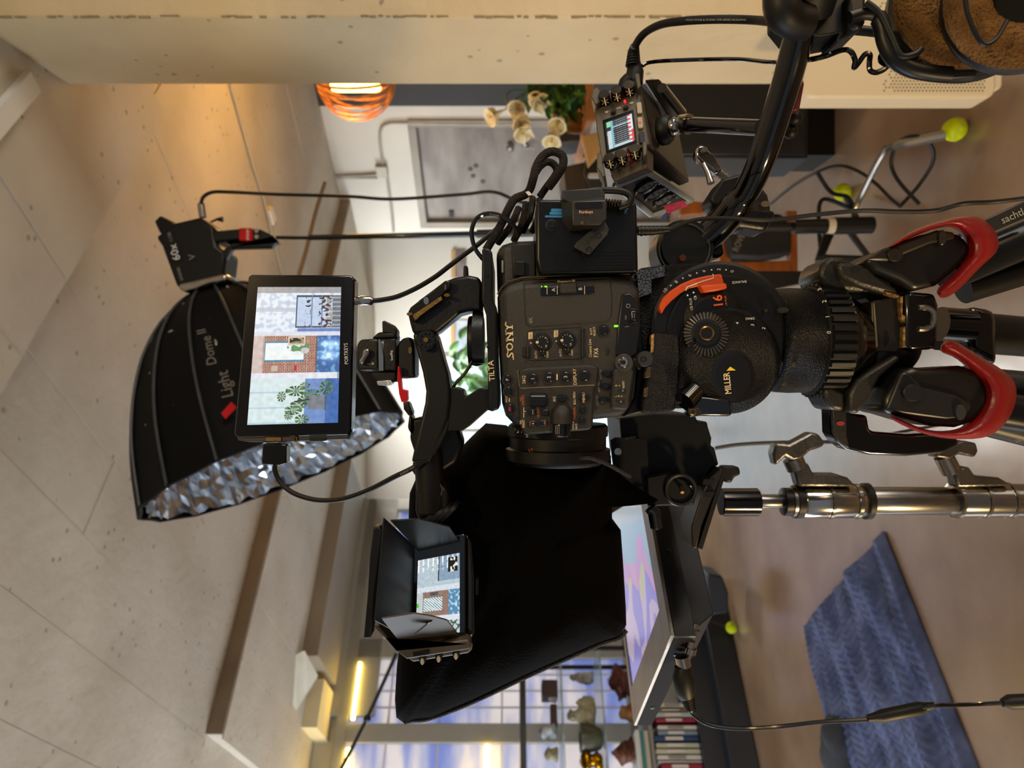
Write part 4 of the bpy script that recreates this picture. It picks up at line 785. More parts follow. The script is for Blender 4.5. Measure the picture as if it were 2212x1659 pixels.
cable('tag_cord', [(1258, 545, .537), (1266, 565, .54)], .0005, RUB, 'short thin cord at the lower end of the rubber tag', 'cord')
# rear power connector into the battery, lead running to the right
cable('power_lead', [(1378, 500, .55), (1400, 499, .55), (1425, 500, .55), (1450, 494, .55), (1490, 478, .545), (1530, 472, .54), (1600, 473, .53), (1660, 476, .53), (1760, 464, .52), (1860, 455, .51), (1940, 457, .51), (2020, 455, .51), (2080, 440, .50), (2150, 436, .50), (2240, 425, .49)], .0016, RUB, 'black lead running from the camera battery rightwards across the floor view')
MB().tube([P(1378, 499, .548), P(1412, 499, .548), P(1446, 496, .548)], [.0036, .0034, .0022], 10).build('strain_relief', RUB, bpy.data.objects['power_lead'])
for k in range(6): MB().tube([P(1384 + k * 9, 499 - k * .4, .548), P(1388 + k * 9, 499 - k * .4, .548)], .0041 - k * .0002, 10).build('relief_rib', RUB, bpy.data.objects['power_lead'])
# --- top handle
HP = Pl(960, 760, .555)
hd = thing('top_handle', 'black metal top handle on the camera with brass screws and a red lever', 'handle', P(1040, 800, .56))
MB().prism(HP, [(881, 679), (887, 666), (967, 605), (982, 599), (1012, 594), (1034, 598), (1042, 612), (1041, 674), (1015, 671), (993, 677), (943, 719), (892, 722), (886, 700)], -.028, 0).build('front_arm', BLKM, hd, bevel=.0025)
MB().prism(HP, [(884, 677), (890, 666), (964, 609), (974, 610), (976, 622), (900, 696), (888, 694)], 0, .008).build('rail', mat('rail_black', '14120f', .3, .4), hd, bevel=.001)
MB().prism(HP, [(895, 683), (955, 643), (958, 650), (899, 693)], .008, .0092).build('rail_lip', mat('brass_worn', '7d6234', .45, .7, col2='5e4826', scale=90, bump=.4, bscale=900), hd, label='worn brass coloured lip')
for X, Y, r_ in ((889, 681, 7), (968, 641, 7)): MB().disc(HP, X, Y, r_, 0, .0105, 14, ry=4).build('set_screw', BRASS, hd)
MB().disc(HP, 924, 653, 6, .008, .0098, ry=8).build('nut', CHR, hd); patch(HP, [(908, 652), (941, 628), (943, 631), (910, 655)], GRV, hd, 'rail_slot', h=.0085)
text('SMALL', HP, 962, 620, 3.6, GREYP, hd, 95, h=.0085, sx=.8)
MB().prism(HP, [(1006, 600), (1030, 596), (1040, 606), (1040, 676), (1004, 668), (985, 640)], -.03, -.002).build('knuckle', BLK, hd, bevel=.003); MB().disc(HP, 1019, 621, 4, -.003, .0005, 12).build('screw', BLKG, hd)
MB().prism(HP, [(999, 568), (1008, 568), (1010, 600), (998, 600)], -.02, -.012).build('pin', BLK, hd, bevel=.001)
MB().prism(HP, [(890, 722), (900, 714), (936, 712), (943, 724), (956, 770), (967, 807), (972, 840), (972, 865), (967, 905), (940, 975), (928, 1000), (887, 1000), (898, 950), (909, 905), (917, 870), (919, 845), (912, 805), (903, 772)], -.032, -.003).build('grip', BLK, hd, bevel=.007, seg=4)
MB().disc(HP, 922, 735, 22, -.004, .004, 30).build('rosette_cap', BLKM, hd); 
for k in range(10): MB().disc(HP, 922 + 15 * math.cos(k * .628), 735 + 15 * math.sin(k * .628), 3.2, .004, .0055, 8).build('rosette_lobe', BLKG, hd)
MB().disc(HP, 922, 735, 6, .004, .0065, 6).build('brass_bolt', BRASS, hd)
MB().prism(HP, [(968, 838), (985, 836), (999, 841), (1003, 858), (1036, 838), (1062, 842), (1060, 889), (1054, 886), (1015, 921), (999, 931), (955, 935), (950, 900)], -.035, -.006).build('rear_arm', BLK, hd, bevel=.003)
MB().tube([HP.at(1012, 736, -.022), HP.at(1030, 736, -.022), HP.at(1046, 736, -.022)], [.0195, .021, .019], 28).build('clamp_knob', BLK, hd, bevel=.001)
MB().tube([HP.at(1022, 730, -.01), HP.at(1044, 730, -.01)], .021, 12).build('knob_grip', BLKM, hd)
cable('handle_cord', [(1020, 780, .565), (1012, 795, .565), (1000, 812, .565), (984, 828, .565), (975, 850, .566)], .0013, RUB, 'short black cord under the top handle by the round knob')
# monitor mount
MP = Pl(830, 770, .56); mm_ = thing('monitor_mount', 'black tilting monitor mount with a silver lever between monitor and handle', 'mount', P(860, 770, .57))
MB().prism(MP, [(771, 742), (779, 733), (816, 731), (819, 740), (819, 800), (775, 801), (770, 790)], -.03, 0).build('tilt_head', BLKM, mm_, bevel=.002)
MB().prism(MP, [(799, 731), (815, 716), (852, 716), (856, 732)], -.025, -.004).build('upper_lug', BLK, mm_, bevel=.002); MB().prism(MP, [(823, 693), (828, 691), (846, 700), (855, 712), (855, 722), (824, 718)], -.02, -.004).build('wing_nut', BLK, mm_, bevel=.002)
MB().prism(MP, [(818, 733), (822, 733), (829, 770), (829, 801), (819, 801)], -.026, .0015).build('silver_joint', CHR, mm_, label='bright silver strip'); MB().prism(MP, [(829, 733), (855, 731), (857, 800), (829, 801)], -.026, .001).build('block', BLKM, mm_, bevel=.0012)
text('SmallRig', Pl(830, 770, .5585), 846, 768, 5.4, WHT, mm_, 95, sx=.9, font_h=.75)
MB().prism(MP, [(787, 758), (793, 753), (801, 755), (801, 765), (793, 775), (788, 787), (780, 787), (779, 779), (786, 770)], .0, .006).build('lever', CHR, mm_, bevel=.0018, label='silver clamp lever')
patch(MP, [(793, 786), (801, 786), (801, 787), (793, 787)], GREYP, mm_, 'line', h=.0006); patch(MP, [(803, 783), (808, 783), (808, 788), (803, 788)], GREYP, mm_, 'lock_mark', h=.0006)
MB().prism(MP, [(800, 802), (855, 800), (856, 824), (815, 828), (800, 812)], -.025, -.002).build('lower_lug', BLK, mm_, bevel=.002)
MB().prism(MP, [(813, 823), (840, 821), (838, 833), (815, 832)], -.012, 0).build('pale_tab', mat('pale_steel', 'aab4bc', .3, .6), mm_, bevel=.0008)
MB().disc(MP, 841, 827, 6, -.01, .0012, 30, ry=6).build('dial', BLKG, mm_); 
for q, m_ in ((5.2, WHT), (2.9, WHT)): MB().ring(MP, 841, 827, q * .95, .0003, .0015, ry=q).build('target_ring', m_, mm_)
MB().disc(MP, 841, 827, 1.3, 0, .0016, 10).build('target_dot', WHT, mm_)
MB().prism(MP, [(857, 745), (868, 730), (886, 727), (892, 740), (895, 770), (895, 815), (860, 818), (856, 800)], -.03, -.002).build('swivel_block', BLK, mm_, bevel=.002); MB().prism(MP, rrect(883, 750, 890, 764, 3), 0, .002).build('brass_pin', BRASS, mm_)
MB().prism(MP, [(862, 792), (865, 791), (869, 815), (871, 840), (883, 843), (884, 862), (880, 869), (870, 868), (865, 850), (861, 815)], .0, .007).build('red_lever', REDM, mm_, bevel=.0014, label='bright red lever')
MB().prism(MP, [(868, 866), (880, 868), (890, 895), (883, 902), (870, 885)], -.02, -.004).build('arm_link', BLKM, mm_, bevel=.002)
# --- 5-inch monitor
MN = Pl(640, 770, .585); mon = thing('field_monitor', 'black field monitor above the camera showing a brick loft with a big plant', 'monitor', P(762, 770, .6))
MB().prism(MN, [(536, 597), (543, 593), (758, 594), (766, 602), (758, 932), (751, 940), (512, 946), (505, 938)], -.016, 0).build('monitor_case', BLKG, mon, bevel=.0015)
MB().prism(MN, [(512, 943), (757, 937), (751, 950), (600, 956), (535, 956), (508, 951)], -.02, -.003).build('lower_edge', mat('dark_alu', '4a4844', .35, .5), mon, bevel=.0012)
for X0, X1, m_ in ((573, 606, BRASS), (667, 703, BLK)): MB().prism(MN, rrect(X0, 945, X1, 953, 2), -.004, -.0015).build('port', m_, mon)
MB().ring(MN, 639, 949, 3, .0008, -.002, ry=5).build('jack_ring', BRASS, mon); 
text('PORTKEYS', MN, 748, 764, 8, WHT, mon, 92, sx=.85, h=.0006)
rn = random.Random(11)
def loft(u, v):
    """u across (0 left), v down: the shot on the monitor"""
    h = (v * 255); n = noise.noise(V((u * 30, v * 20, 1))); k = 14 * n
    def c(r, g, b): return (max(0, min(255, r + k)), max(0, min(255, g + k)), max(0, min(255, b + k)))
    # u: 0 = left of the loft picture
    if u < .04: base = c(225, 235, 242)
    if u < .33:                                  # left window with the monstera
        base = c(222, 238, 240) if v < .62 else c(120, 150, 205)
        if v > .85: base = c(70, 110, 180)
        if int(u * 80) % 9 == 0 and v < .62: base = c(190, 215, 225)
        for (cx, cy, rx, ry, a) in ((.20, .36, .05, .05, 0), (.24, .52, .05, .12, 1), (.14, .56, .04, .10, .5), (.10, .50, .045, .10, 2), (.22, .70, .04, .10, 1), (.17, .62, .05, .08, .2), (.06, .45, .04, .05, 1), (.03, .60, .05, .08, 0), (.26, .86, .07, .08, .6), (.28, .62, .03, .06, .4)):
            dx = (u - cx) * 1.55 ; dy = v - cy; r = math.hypot(dx / rx / 1.2, dy / ry)
            if r < 1 and math.sin(math.atan2(dy, dx) * 9 + a * 3) > -.55 + (.2 if r < .5 else 0): base = c(58, 92, 52) if n > 0 else c(104, 140, 92)
        if abs(u - .155) < .05 and .66 < v < .84: base = c(128, 132, 140)
        if abs(u - .155) < .06 and .84 < v < .87: base = c(90, 100, 110)
        if abs(u - .11 - .1 * v) < .006 and .5 < v < .68: base = c(60, 62, 60)
    elif u < .375: base = c(232, 236, 244) if v < .98 else c(160, 170, 190)
    elif u < .645:                              # brick wall with window
        if v < .12: base = c(214, 196, 190)
        elif v < .73:
            bx = (u * 95 + (int(v * 48) % 2) * .5) % 1; by = (v * 48) % 1
            base = c(196, 178, 170) if bx < .16 or by < .25 else c(160, 92, 68)
            if .455 < u < .605 and .13 < v < .60: base = c(70, 140, 175) if (u < .467 or u > .593 or v < .145 or v > .585) else c(245, 252, 252)
            if .575 < u < .64 and .40 < v < .60: base = c(226, 210, 190) if (u < .585 or u > .63 or v < .42 or v > .58) else ((30, 32, 36) if n > -.15 else c(190, 150, 130))
            r = math.hypot((u - .565) / .04, (v - .52) / .13)
            if r < 1 and n > -.12: base = c(96, 150, 98)
            if math.hypot((u - .535) / .022, (v - .60) / .05) < 1: base = c(206, 202, 204)
            if .385 < u < .425 and .22 < v < .30: base = c(206, 186, 172)
            if .385 < u < .43 and .48 < v < .515: base = c(206, 40, 52)
        else:
            base = c(70, 110, 170) if n < .1 else c(104, 160, 206)
            g = math.exp(-((u - .50) / .035) ** 2 - ((v - .88) / .10) ** 2) + math.exp(-((u - .58) / .03) ** 2 - ((v - .90) / .12) ** 2)
            base = tuple(min(255, x + 130 * g) for x in base)
            if v < .745: base = c(90, 100, 120)
    elif u < .675: base = c(226, 228, 240)
    else:                                       # right: windows and shelf unit
        base = c(232, 240, 250) if n > -.1 else c(206, 220, 240)
        if .82 < u < .85: base = c(200, 206, 220)
        if u > .955: base = c(164, 164, 168)
        if v > .47 and .70 < u < .94:
            base = c(196, 214, 240)
            if v < .49 or u < .715 or u > .925: base = c(60, 76, 110)
            if abs(v - .66) < .008 or abs(v - .78) < .008: base = c(110, 140, 170)
            if v > .90: base = c(30, 34, 50) if (u * 120) % 1 < .5 else c(190, 200, 210)
            n2 = noise.noise(V((u * 55, v * 22, 7)))
            if .74 < v < .90 and n2 > .1: base = c(80, 60, 56)
            if .58 < v < .65 and n2 > .2: base = c(50, 42, 40)
            if .83 < v < .9 and n2 < -.1: base = c(170, 160, 140)
        if u < .70 and v > .5: base = c(110, 140, 200)
    return base
VC = vcmat('screen_picture', 1.0)
MS = Pl(640, 770, .5846)
# the picture's left is at the photo's bottom, its top at the photo's left
screen('screen', (MS.at(534, 918), MS.at(557, 620), MS.at(737, 620), MS.at(730, 913)), 330, 200, loft, mon, VC)
usb = MB().prism(Pl(600, 970, .592), [(570, 958), (606, 957), (622, 960), (621, 1000), (606, 1004), (568, 1002)], -.008, .004).build('monitor_plug', BLKG, bevel=.0012); tag(usb, 'square black plug under the field monitor', 'plug')
cable('monitor_cable', [(594, 1005, .59), (594, 1018, .59), (606, 1042, .59), (632, 1064, .588), (672, 1078, .586), (712, 1081, .582), (752, 1075, .578), (800, 1057, .572), (852, 1030, .566), (893, 1010, .562), (930, 982, .56), (952, 950, .56), (965, 915, .562), (966, 880, .565)], .0021, RUB, 'black cable looping from under the field monitor to the top handle')
text('ETHERNET WITH', Pl(880, 1015, .5575), 880, 1017, 4, GREYP, bpy.data.objects['monitor_cable'], 29, sx=.8)
pw_ = cable('video_cable', [(806, 650, .59), (830, 647, .59), (860, 640, .588), (900, 622, .584), (940, 598, .58), (970, 575, .58), (1000, 552, .585), (1030, 530, .59), (1060, 505, .6), (1090, 480, .605)], .0021, RUB, 'black cable from the silver connector on the field monitor to the camera rear')
MB().tube([P(765, 650, .59), P(778, 650, .59), P(779, 650, .59), P(800, 650, .59), P(806, 650, .59)], [.0035, .0035, .0042, .0042, .003], 14).build('connector', CHR, pw_, label='silver connector')
# cables bundled behind the rear block
cable('braided_cable', [(1185, 405, .57), (1200, 385, .565), (1215, 360, .56), (1216, 340, .56), (1205, 330, .56), (1188, 328, .56), (1170, 340, .56), (1158, 362, .56), (1152, 385, .56), (1145, 408, .565), (1135, 420, .57), (1112, 430, .57), (1098, 452, .57), (1080, 490, .575), (1050, 540, .58)], .0034, mat('braided_brown', '2a1d14', .8, col2='120c08', scale=260, bump=.8, bscale=900), 'thick brown braided cable standing in a loop above the camera rear', seg=10)
cable('braided_cable_inner', [(1166, 425, .575), (1180, 405, .575), (1197, 382, .575), (1203, 368, .575), (1195, 354, .575), (1180, 350, .575), (1166, 360, .575), (1158, 372, .572)], .003, MATS['braided_brown'], 'second braided cable inside the standing loop', seg=10)
bpy.data.objects['braided_cable_inner'].name = 'braided_cable.001'
MB().prism(Pl(1140, 415, .56), [(1135, 416), (1142, 414), (1150, 422), (1142, 424)], 0, .002).build('white_tie', WHT, bpy.data.objects['braided_cable'])
cable('thin_cable', [(1118, 512, .56), (1115, 495, .558), (1100, 478, .556), (1075, 464, .556), (1050, 462, .556), (1030, 472, .556), (1020, 492, .556), (1020, 515, .556), (1028, 540, .556), (1045, 562, .558)], .0018, BLKG, 'glossy thin black cable curling round the camera rear')
text('CAT EX2881', Pl(1070, 462, .5542), 1068, 465, 3.6, GREYP, bpy.data.objects['thin_cable'], -12, sx=.8)
for i, (x0, y0, x1, y1) in enumerate(((1150, 428, 1128, 500), (1136, 440, 1110, 520), (1165, 432, 1150, 500), (1120, 450, 1075, 525))):
    cable('bundled_cable', [(x0, y0, .59), ((x0 + x1) / 2 + 6, (y0 + y1) / 2, .58), (x1, y1, .59)], .003, MATS['braided_brown'] if i % 2 else RUB, None, group=None)
    o = bpy.data.objects['bundled_cable' + ('' if i == 0 else '.%03d' % i)]; tag(o, ('inner black cable bunched behind the camera rear', 'braided brown cable bunched behind the camera rear', 'black cable against the battery edge behind the camera', 'outermost braided cable bunched behind the camera rear')[i], 'cable')
# --- lens
lc = P(1215, 930, .60); ln = thing('camera_lens', 'black lens with white focal numbers disappearing into the black hood', 'lens', P(1330, 960, .6))
lx = V((-1, 0, 0))
MB().lathe(P(1205, 915, .60), lx, [(0, 0), (.040, 0), (.042, .002), (.042, .010), (.0405, .011), (.0405, .020), (.044, .021), (.044, .030), (.038, .032), (.036, .034), (0, .034)], 48).build('lens_barrel', BLK, ln)
lp = Pl(1150, 955, .566)
for i, s_ in enumerate(('4', '5.6', '8', '11', '16')): text(s_, lp, 1119 + i * 19, 934 + i * 7, 4.5, WHT, ln, 112 - i * 8)
text('G', lp, 1147, 973, 9, ORP, ln, 95)
for i in range(14): patch(lp, [(1112 + i * 7, 926 + i * 2.9), (1113 + i * 7, 926 + i * 2.9), (1113 + i * 7, 930 + i * 2.9), (1112 + i * 7, 930 + i * 2.9)], GREYP, ln, 'tick')
MB().disc(lp, 1184, 979, 7, 0, .002, ry=12).build('lens_button', BLKG, ln)
# --- cloth hood of the prompter
hood = thing('prompter_hood', 'big black cloth hood of the prompter covering the lens', 'hood', P(1350, 1200, .7))
out_ = [(1042, 925), (1092, 930), (1160, 985), (1260, 985), (1320, 984), (1323, 1060), (1322, 1128), (1341, 1145), (1347, 1230), (1352, 1313), (1353, 1350), (1337, 1377), (1299, 1389), (1210, 1427), (1126, 1465), (1020, 1515), (928, 1554), (890, 1558), (875, 1564), (856, 1550), (853, 1512), (857, 1440), (864, 1390), (880, 1250), (883, 1102), (885, 1065), (900, 1030), (930, 1010), (975, 990), (1010, 955)]
def hood_mesh():
    HPn = Pl(1100, 1200, .66); ctrp = (1110, 1220); rows = []; K = len(out_); dens = []
    for i in range(K):
        a = out_[i]; b_ = out_[(i + 1) % K]
        for j in range(5): dens.append((a[0] + (b_[0] - a[0]) * j / 5, a[1] + (b_[1] - a[1]) * j / 5))
    lev = [(1.0, -.10), (1.0, -.02), (.985, .012), (.95, .03), (.86, .046), (.74, .056), (.6, .062), (.45, .066), (.3, .068), (.15, .069), (.02, .07)]
    vs = []; M = len(dens)
    for s_, h in lev:
        for x, y in dens:
            X = ctrp[0] + (x - ctrp[0]) * s_; Y = ctrp[1] + (y - ctrp[1]) * s_
            if s_ == 1.0 : p = HPn.at(x, y, h) if h > -.05 else HPn.at(x, y, -.02) + V((0, .09, 0)) 
            else:
                f = noise.noise(V((X * .004, Y * .010 + X * .012, 2))) * .02 + noise.noise(V((X * .012, Y * .003 + X * .02, 5))) * .008
                f *= max(0, min(1, (1 - s_) * 6)); p = HPn.at(X, Y, h + f)
            vs.append(p)
    fs = []
    for i in range(len(lev) - 1): fs += [(i * M + k, i * M + (k + 1) % M, (i + 1) * M + (k + 1) % M, (i + 1) * M + k) for k in range(M)]
    fs.append(tuple(range(M))); fs.append(tuple((len(lev) - 1) * M + k for k in range(M - 1, -1, -1)))
    MB().add(vs, fs, True).build('hood_cloth', CLOTH, hood, smooth=True)
    hp2 = Pl(1100, 1200, .655)
    pts = [(1353, 1362), (1337, 1379), (1299, 1391), (1210, 1429), (1126, 1467), (1020, 1517), (928, 1552), (890, 1556), (874, 1561)]
    MB().tube(cr([hp2.at(x, y) for x, y in pts], 5), .0022, 8).build('hem', mat('hem_black', '141212', .6, col2='1c1a1a', scale=40, bump=.5, bscale=900), hood)
hood_mesh()
# gathered neck over the lens
vs = []; fs = []; c0 = P(1190, 962, .635); 
for i in range(9):
    t = i / 8; r_ = .046 + .035 * t ** 1.4
    for k in range(60):
        a = 2 * math.pi * k / 60; rr = r_ * (1 + .03 * math.sin(k * 2.1 + 3 * t) * (1 - t)); vs.append(c0 + lx * (.008 + .045 * t) + V((0, math.cos(a) * rr * .62 + .03 * t, math.sin(a) * rr * (1.0 + .25 * t))))
for i in range(8): fs += [(i * 60 + k, i * 60 + (k + 1) % 60, (i + 1) * 60 + (k + 1) % 60, (i + 1) * 60 + k) for k in range(60)]
MB().add(vs, fs, True).build('gathered_neck', CLOTH, hood, smooth=True)
cable('draw_cord', [(1222, 985, .56), (1245, 990, .56), (1275, 990, .56), (1310, 1002, .565), (1340, 1018, .575), (1362, 1030, .58)], .0016, mat('cord_grey', '26221e', .7, col2='0e0c0b', scale=400, bump=.8, bscale=1200), 'thin braided draw cord of the black hood reaching the bracket', 'cord')
MB().prism(Pl(1230, 985, .565), [(1212, 985), (1220, 972), (1236, 980), (1246, 992), (1242, 1012), (1228, 1006)], -.006, .002).build('cord_lock', BLK, bpy.data.objects['draw_cord'], bevel=.0015)
# --- handle extension arm with round joints, by the small screen
ar = thing('articulated_arm', 'black jointed arm holding the small hooded screen beside the hood', 'arm', P(960, 1000, .57)); AP = Pl(930, 1000, .575)
MB().prism(AP, [(887, 905), (889, 925), (883, 945), (893, 975), (890, 1005), (888, 1020), (898, 1032), (940, 1030), (985, 1000), (1000, 960), (990, 925), (930, 898)], -.03, -.002).build('arm_body', BLK, ar, bevel=.004)
MB().tube([AP.at(925, 975, .0), AP.at(932, 1105, -.0)], .0115, 20).build('arm_tube', BLK, ar)
MB().prism(AP, [(900, 1052), (908, 1044), (955, 1044), (968, 1058), (972, 1110), (905, 1118), (899, 1100)], -.02, .006).build('knuckle', BLKM, ar, bevel=.004); MB().ring(AP, 936, 1059, 19, .0007, .0065).build('joint_ring', mat('ring_grey', '4a4846', .3, .5), ar)
for k in range(4): MB().tube([AP.at(920 + k * 14, 1116 - k * 3, -.002), AP.at(926 + k * 14, 1122 - k * 3, -.002)], .014, 18).build('bellows_rib', BLK, ar)
MB().prism(AP, [(884, 893), (892, 905), (889, 940), (880, 925)], -.02, 0).build('side_lever', BLKM, ar, bevel=.002)
MB().disc(AP, 945, 991, 1.6, .0, .0025, 8).build('pin', CHR, ar)
# --- small screen with folding hood
vf = thing('hooded_screen', 'small screen with open black folding sunshade in front of the cloth hood', 'monitor', P(1020, 1280, .56)); VP = Pl(950, 1290, .565); 
MB().prism(VP, [(893, 1180), (905, 1172), (1000, 1153), (1006, 1156), (1006, 1370), (1000, 1378), (905, 1390), (888, 1380)], -.008, 0).build('screen_frame', BLKG, vf, bevel=.0012)
def vshot(u, v):
    n = noise.noise(V((u * 26, v * 18, 4))); k = 16 * n
    def c(r, g, b): return (max(0, min(255, r + k)), max(0, min(255, g + k)), max(0, min(255, b + k)))
    b_ = c(208, 222, 226)
    if u < .17: b_ = c(190, 208, 214) if n > -.1 else c(80, 100, 80)
    elif u < .24: b_ = c(226, 232, 238)
    elif u < .56:
        if v < .14: b_ = c(200, 210, 210)
        elif v < .74: b_ = c(150, 122, 110)
        else: b_ = c(96, 146, 184) if n < .15 else c(180, 214, 230)
        if .30 < u < .48 and .16 < v < .60: b_ = c(245, 250, 250) if ((u * 30 + v * 16) % 1) < .6 else c(70, 130, 140)
        if .50 < u < .55 and .30 < v < .50: b_ = c(90, 90, 86)
    elif u < .63: b_ = c(220, 228, 236)
    else:
        b_ = c(196, 212, 220) if (int(u * 90 + v * 50) % 3) else c(170, 190, 200)
        if v > .5 and u > .68: b_ = c(140, 166, 190)
        if abs(v - .5) < .012 and u > .68: b_ = c(40, 50, 60)
    if .36 < u < .42 and v < .05 : b_ = c(70, 190, 60)
    if u > .83 and (int(v * 26) % 3 == 0) and n > -.2: b_ = (250, 250, 250)
    if .78 < u < .97 and .72 < v < .95: b_ = (14, 14, 16) if n < .05 or v < .78 else (240, 236, 225)
    return b_
VPS = Pl(950, 1290, .5644); screen('screen', (VPS.at(898, 1372), VPS.at(903, 1211), VPS.at(993, 1194), VPS.at(993, 1366)), 200, 110, vshot, vf, VC)
BLUEG = mat('shade_satin', '12161c', .3, col2='171b21', scale=6)
def flap(a, b_, c_, d_, m, nm, th=.0012, extra=None):
    pts = [a, b_, c_, d_] if extra is None else extra; n = (pts[1] - pts[0]).cross(pts[2] - pts[0]).normalized() * th
    return MB().hexa([p for p in pts], [p + n for p in pts]).build(nm, m, vf, bevel=.0003)
I = lambda x, y, d=.565: P(x, y, d); O_ = lambda x, y, d=.515: P(x, y, d)
flap(I(896, 1180), I(889, 1385), O_(810, 1340, .525), O_(830, 1118, .525), BLUEG, 'top_flap')
flap(None, None, None, None, BLUEG, 'side_flap', extra=[I(903, 1188), I(993, 1168), O_(971, 1136, .535), O_(905, 1119, .52), O_(843, 1122, .522)])
TANS = mat('shade_inner', '3c3328', .6, col2='453b2e', scale=6)
flap(None, None, None, None, TANS, 'side_flap', extra=[I(868, 1390), I(993, 1372), O_(966, 1337, .535), O_(932, 1328, .525), O_(895, 1322, .52), O_(824, 1333, .525)])
MB().prism(Pl(880, 1300, .535), [(929, 1340), (936, 1337), (899, 1366), (892, 1370)], 0, .004).build('hinge_bar', BLKG, vf, bevel=.0008)
MB().prism(VP, [(827, 1117), (839, 1116), (846, 1126), (829, 1255), (822, 1340), (808, 1340), (816, 1250), (820, 1180)], .025, .04).build('shade_edge', BLK, vf, bevel=.001)
UND = mat('underside_satin', '4a4137', .4, col2='3e372f', scale=8)
MB().prism(VP, [(808, 1341), (824, 1344), (862, 1392), (1012, 1372), (1018, 1380), (1018, 1392), (882, 1414), (858, 1394), (836, 1370)], -.006, .010).build('lower_case', UND, vf, bevel=.0012)
MB().prism(VP, [(882, 1412), (1016, 1391), (1021, 1400), (1012, 1409), (893, 1428), (886, 1424)], -.008, .002).build('button_strip', mat('strip_grey', '77726a', .4, .3), vf, bevel=.001)
for X, Y in ((914, 1419), (949, 1414), (986, 1408)): MB().disc(VP, X, Y, 8, .002, .004, ry=11, seg=18).build('button_recess', GRV, vf); MB().disc(VP, X, Y + 4, 4, .004, .006, ry=7).build('button', mat('pale_button', 'b8b2a6', .3), vf)
MB().prism(VP, [(896, 1399), (930, 1392), (930, 1400), (898, 1406)], .009, .0115).build('latch', BLK, vf)
MB().prism(VP, [(1006, 1155), (1018, 1175), (1024, 1250), (1024, 1370), (1018, 1385), (1006, 1380)], -.03, -.003).build('rear_case', BLKG, vf, bevel=.002)
MB().prism(VP, rrect(1026, 1258, 1032, 1294, 2), -.02, -.01).build('side_button', BLK, vf)
# ================================================================ fluid head and tripod
HD = Pl(1560, 740, .56); fh = thing('fluid_head', 'black fluid tripod head with an orange balance scale and lettered side disc', 'tripod head', P(1860, 738, .6))
MB().prism(HD, [(1376, 580), (1395, 571), (1440, 565), (1530, 560), (1580, 568), (1612, 588), (1645, 615), (1662, 640), (1666, 700), (1664, 800), (1650, 850), (1600, 880), (1450, 885), (1400, 860), (1384, 700)], -.11, -.012).build('head_housing', CRAK, fh, bevel=.006, seg=3)
MB().prism(HD, [(1380, 580), (1440, 570), (1442, 592), (1412, 600), (1412, 630), (1384, 640)], -.013, -.009).build('textured_patch', mat('silver_crackle', '24272a', .25, .4, col2='6c737a', scale=900, ramp=(.48, .54)), fh)
# scale disc (behind) with numbers
MB().disc(HD, 1563, 712, 152, -.016, -.008, 72, ch=.08).build('scale_disc', mat('scale_black', '0c0c0d', .4), fh)
MB().disc(HD, 1572, 720, 128, -.008, -.004, 72, ch=.06).build('cam_disc', BLKM, fh)
outer = [(1426, 657), (1434, 642), (1450, 627), (1472, 613), (1498, 602), (1528, 595), (1559, 591), (1564, 608), (1569, 624), (1545, 630), (1517, 634), (1514, 630), (1509, 618), (1490, 623), (1470, 634), (1450, 651), (1438, 664), (1430, 678), (1424, 668)]
MB().prism(HD, outer, -.009, -.0005).build('orange_scale', ORG_, fh, bevel=.001, label='bright orange curved scale')
MB().prism(HD, [(1509, 618), (1530, 616), (1566, 612), (1569, 624), (1545, 630), (1517, 634)], -.001, .004).build('orange_tab', ORG_, fh, bevel=.0015, label='bright orange thumb tab')
HQ = Pl(1560, 740, .5605)
MB().tube([HQ.at(x, y) for x, y in [(1540, 592), (1541, 601), (1520, 607), (1500, 614), (1484, 620), (1481, 628)]], .0005, 5).build('white_line', WHT, fh)
HQ2 = Pl(1560, 740, .5676)
for s_, X, Y, a in (('10', 1437, 628, 55), ('8', 1461, 609, 62), ('6', 1490, 595, 70), ('4', 1521, 586, 78), ('2', 1553, 582, 86), ('0', 1582, 586, 98)): text(s_, HQ2, X, Y, 7.5, WHT, fh, a)
for X, Y in ((1449, 617), (1475, 601), (1505, 590), (1537, 583), (1568, 583)): MB().disc(HQ2, X, Y, 1.8, 0, .0004, 10).build('scale_dot', WHT, fh)
HQ3 = Pl(1560, 740, .5574); HQ4 = HQ3
text('CB PLUS', HQ3, 1493, 657, 5.5, WHT, fh, 98, sx=.9); text('CB', HQ3, 1502, 643, 5.5, WHT, fh, 98, sx=.9)
for X, Y in ((1485, 638), (1498, 632)): MB().disc(HQ3, X, Y, 2, 0, .0004, 10).build('scale_dot', WHT, fh)
text('BALANCE', HQ3, 1597, 609, 5, WHT, fh, 184); text('16', HQ3, 1552, 651, 20, mat('orange_ink', 'd2561a', .5, emit=.15), fh, 97, off=.015); text('CB PLUS', HQ3, 1568, 650, 4, MATS['orange_ink'], fh, 97)
# front drag disc with the name
MB().disc(HD, 1570, 780, 114, -.012, .010, 96, ch=.35).build('drag_housing', CRAK, fh, smooth=True); MB().disc(HD, 1575, 812, 46, .009, .0105, 56, ch=.3, ry=54).build('name_cap', mat('cap_black', '0c0b0b', .32), fh)
HQ5 = Pl(1560, 740, .549); text('MILLER', HQ5, 1572, 828, 13.5, CREAM, fh, 96, sx=.78, off=.012, h=.0004)
patch(HQ5, [(1569, 801), (1589, 800), (1577, 792)], mat('yellow_print', 'e0c020', .5, emit=.1), fh, 'triangle')
MB().disc(HD, 1545, 690, 66, -.01, .002, 56, ch=.4).build('drag_lobe', BLKM, fh)
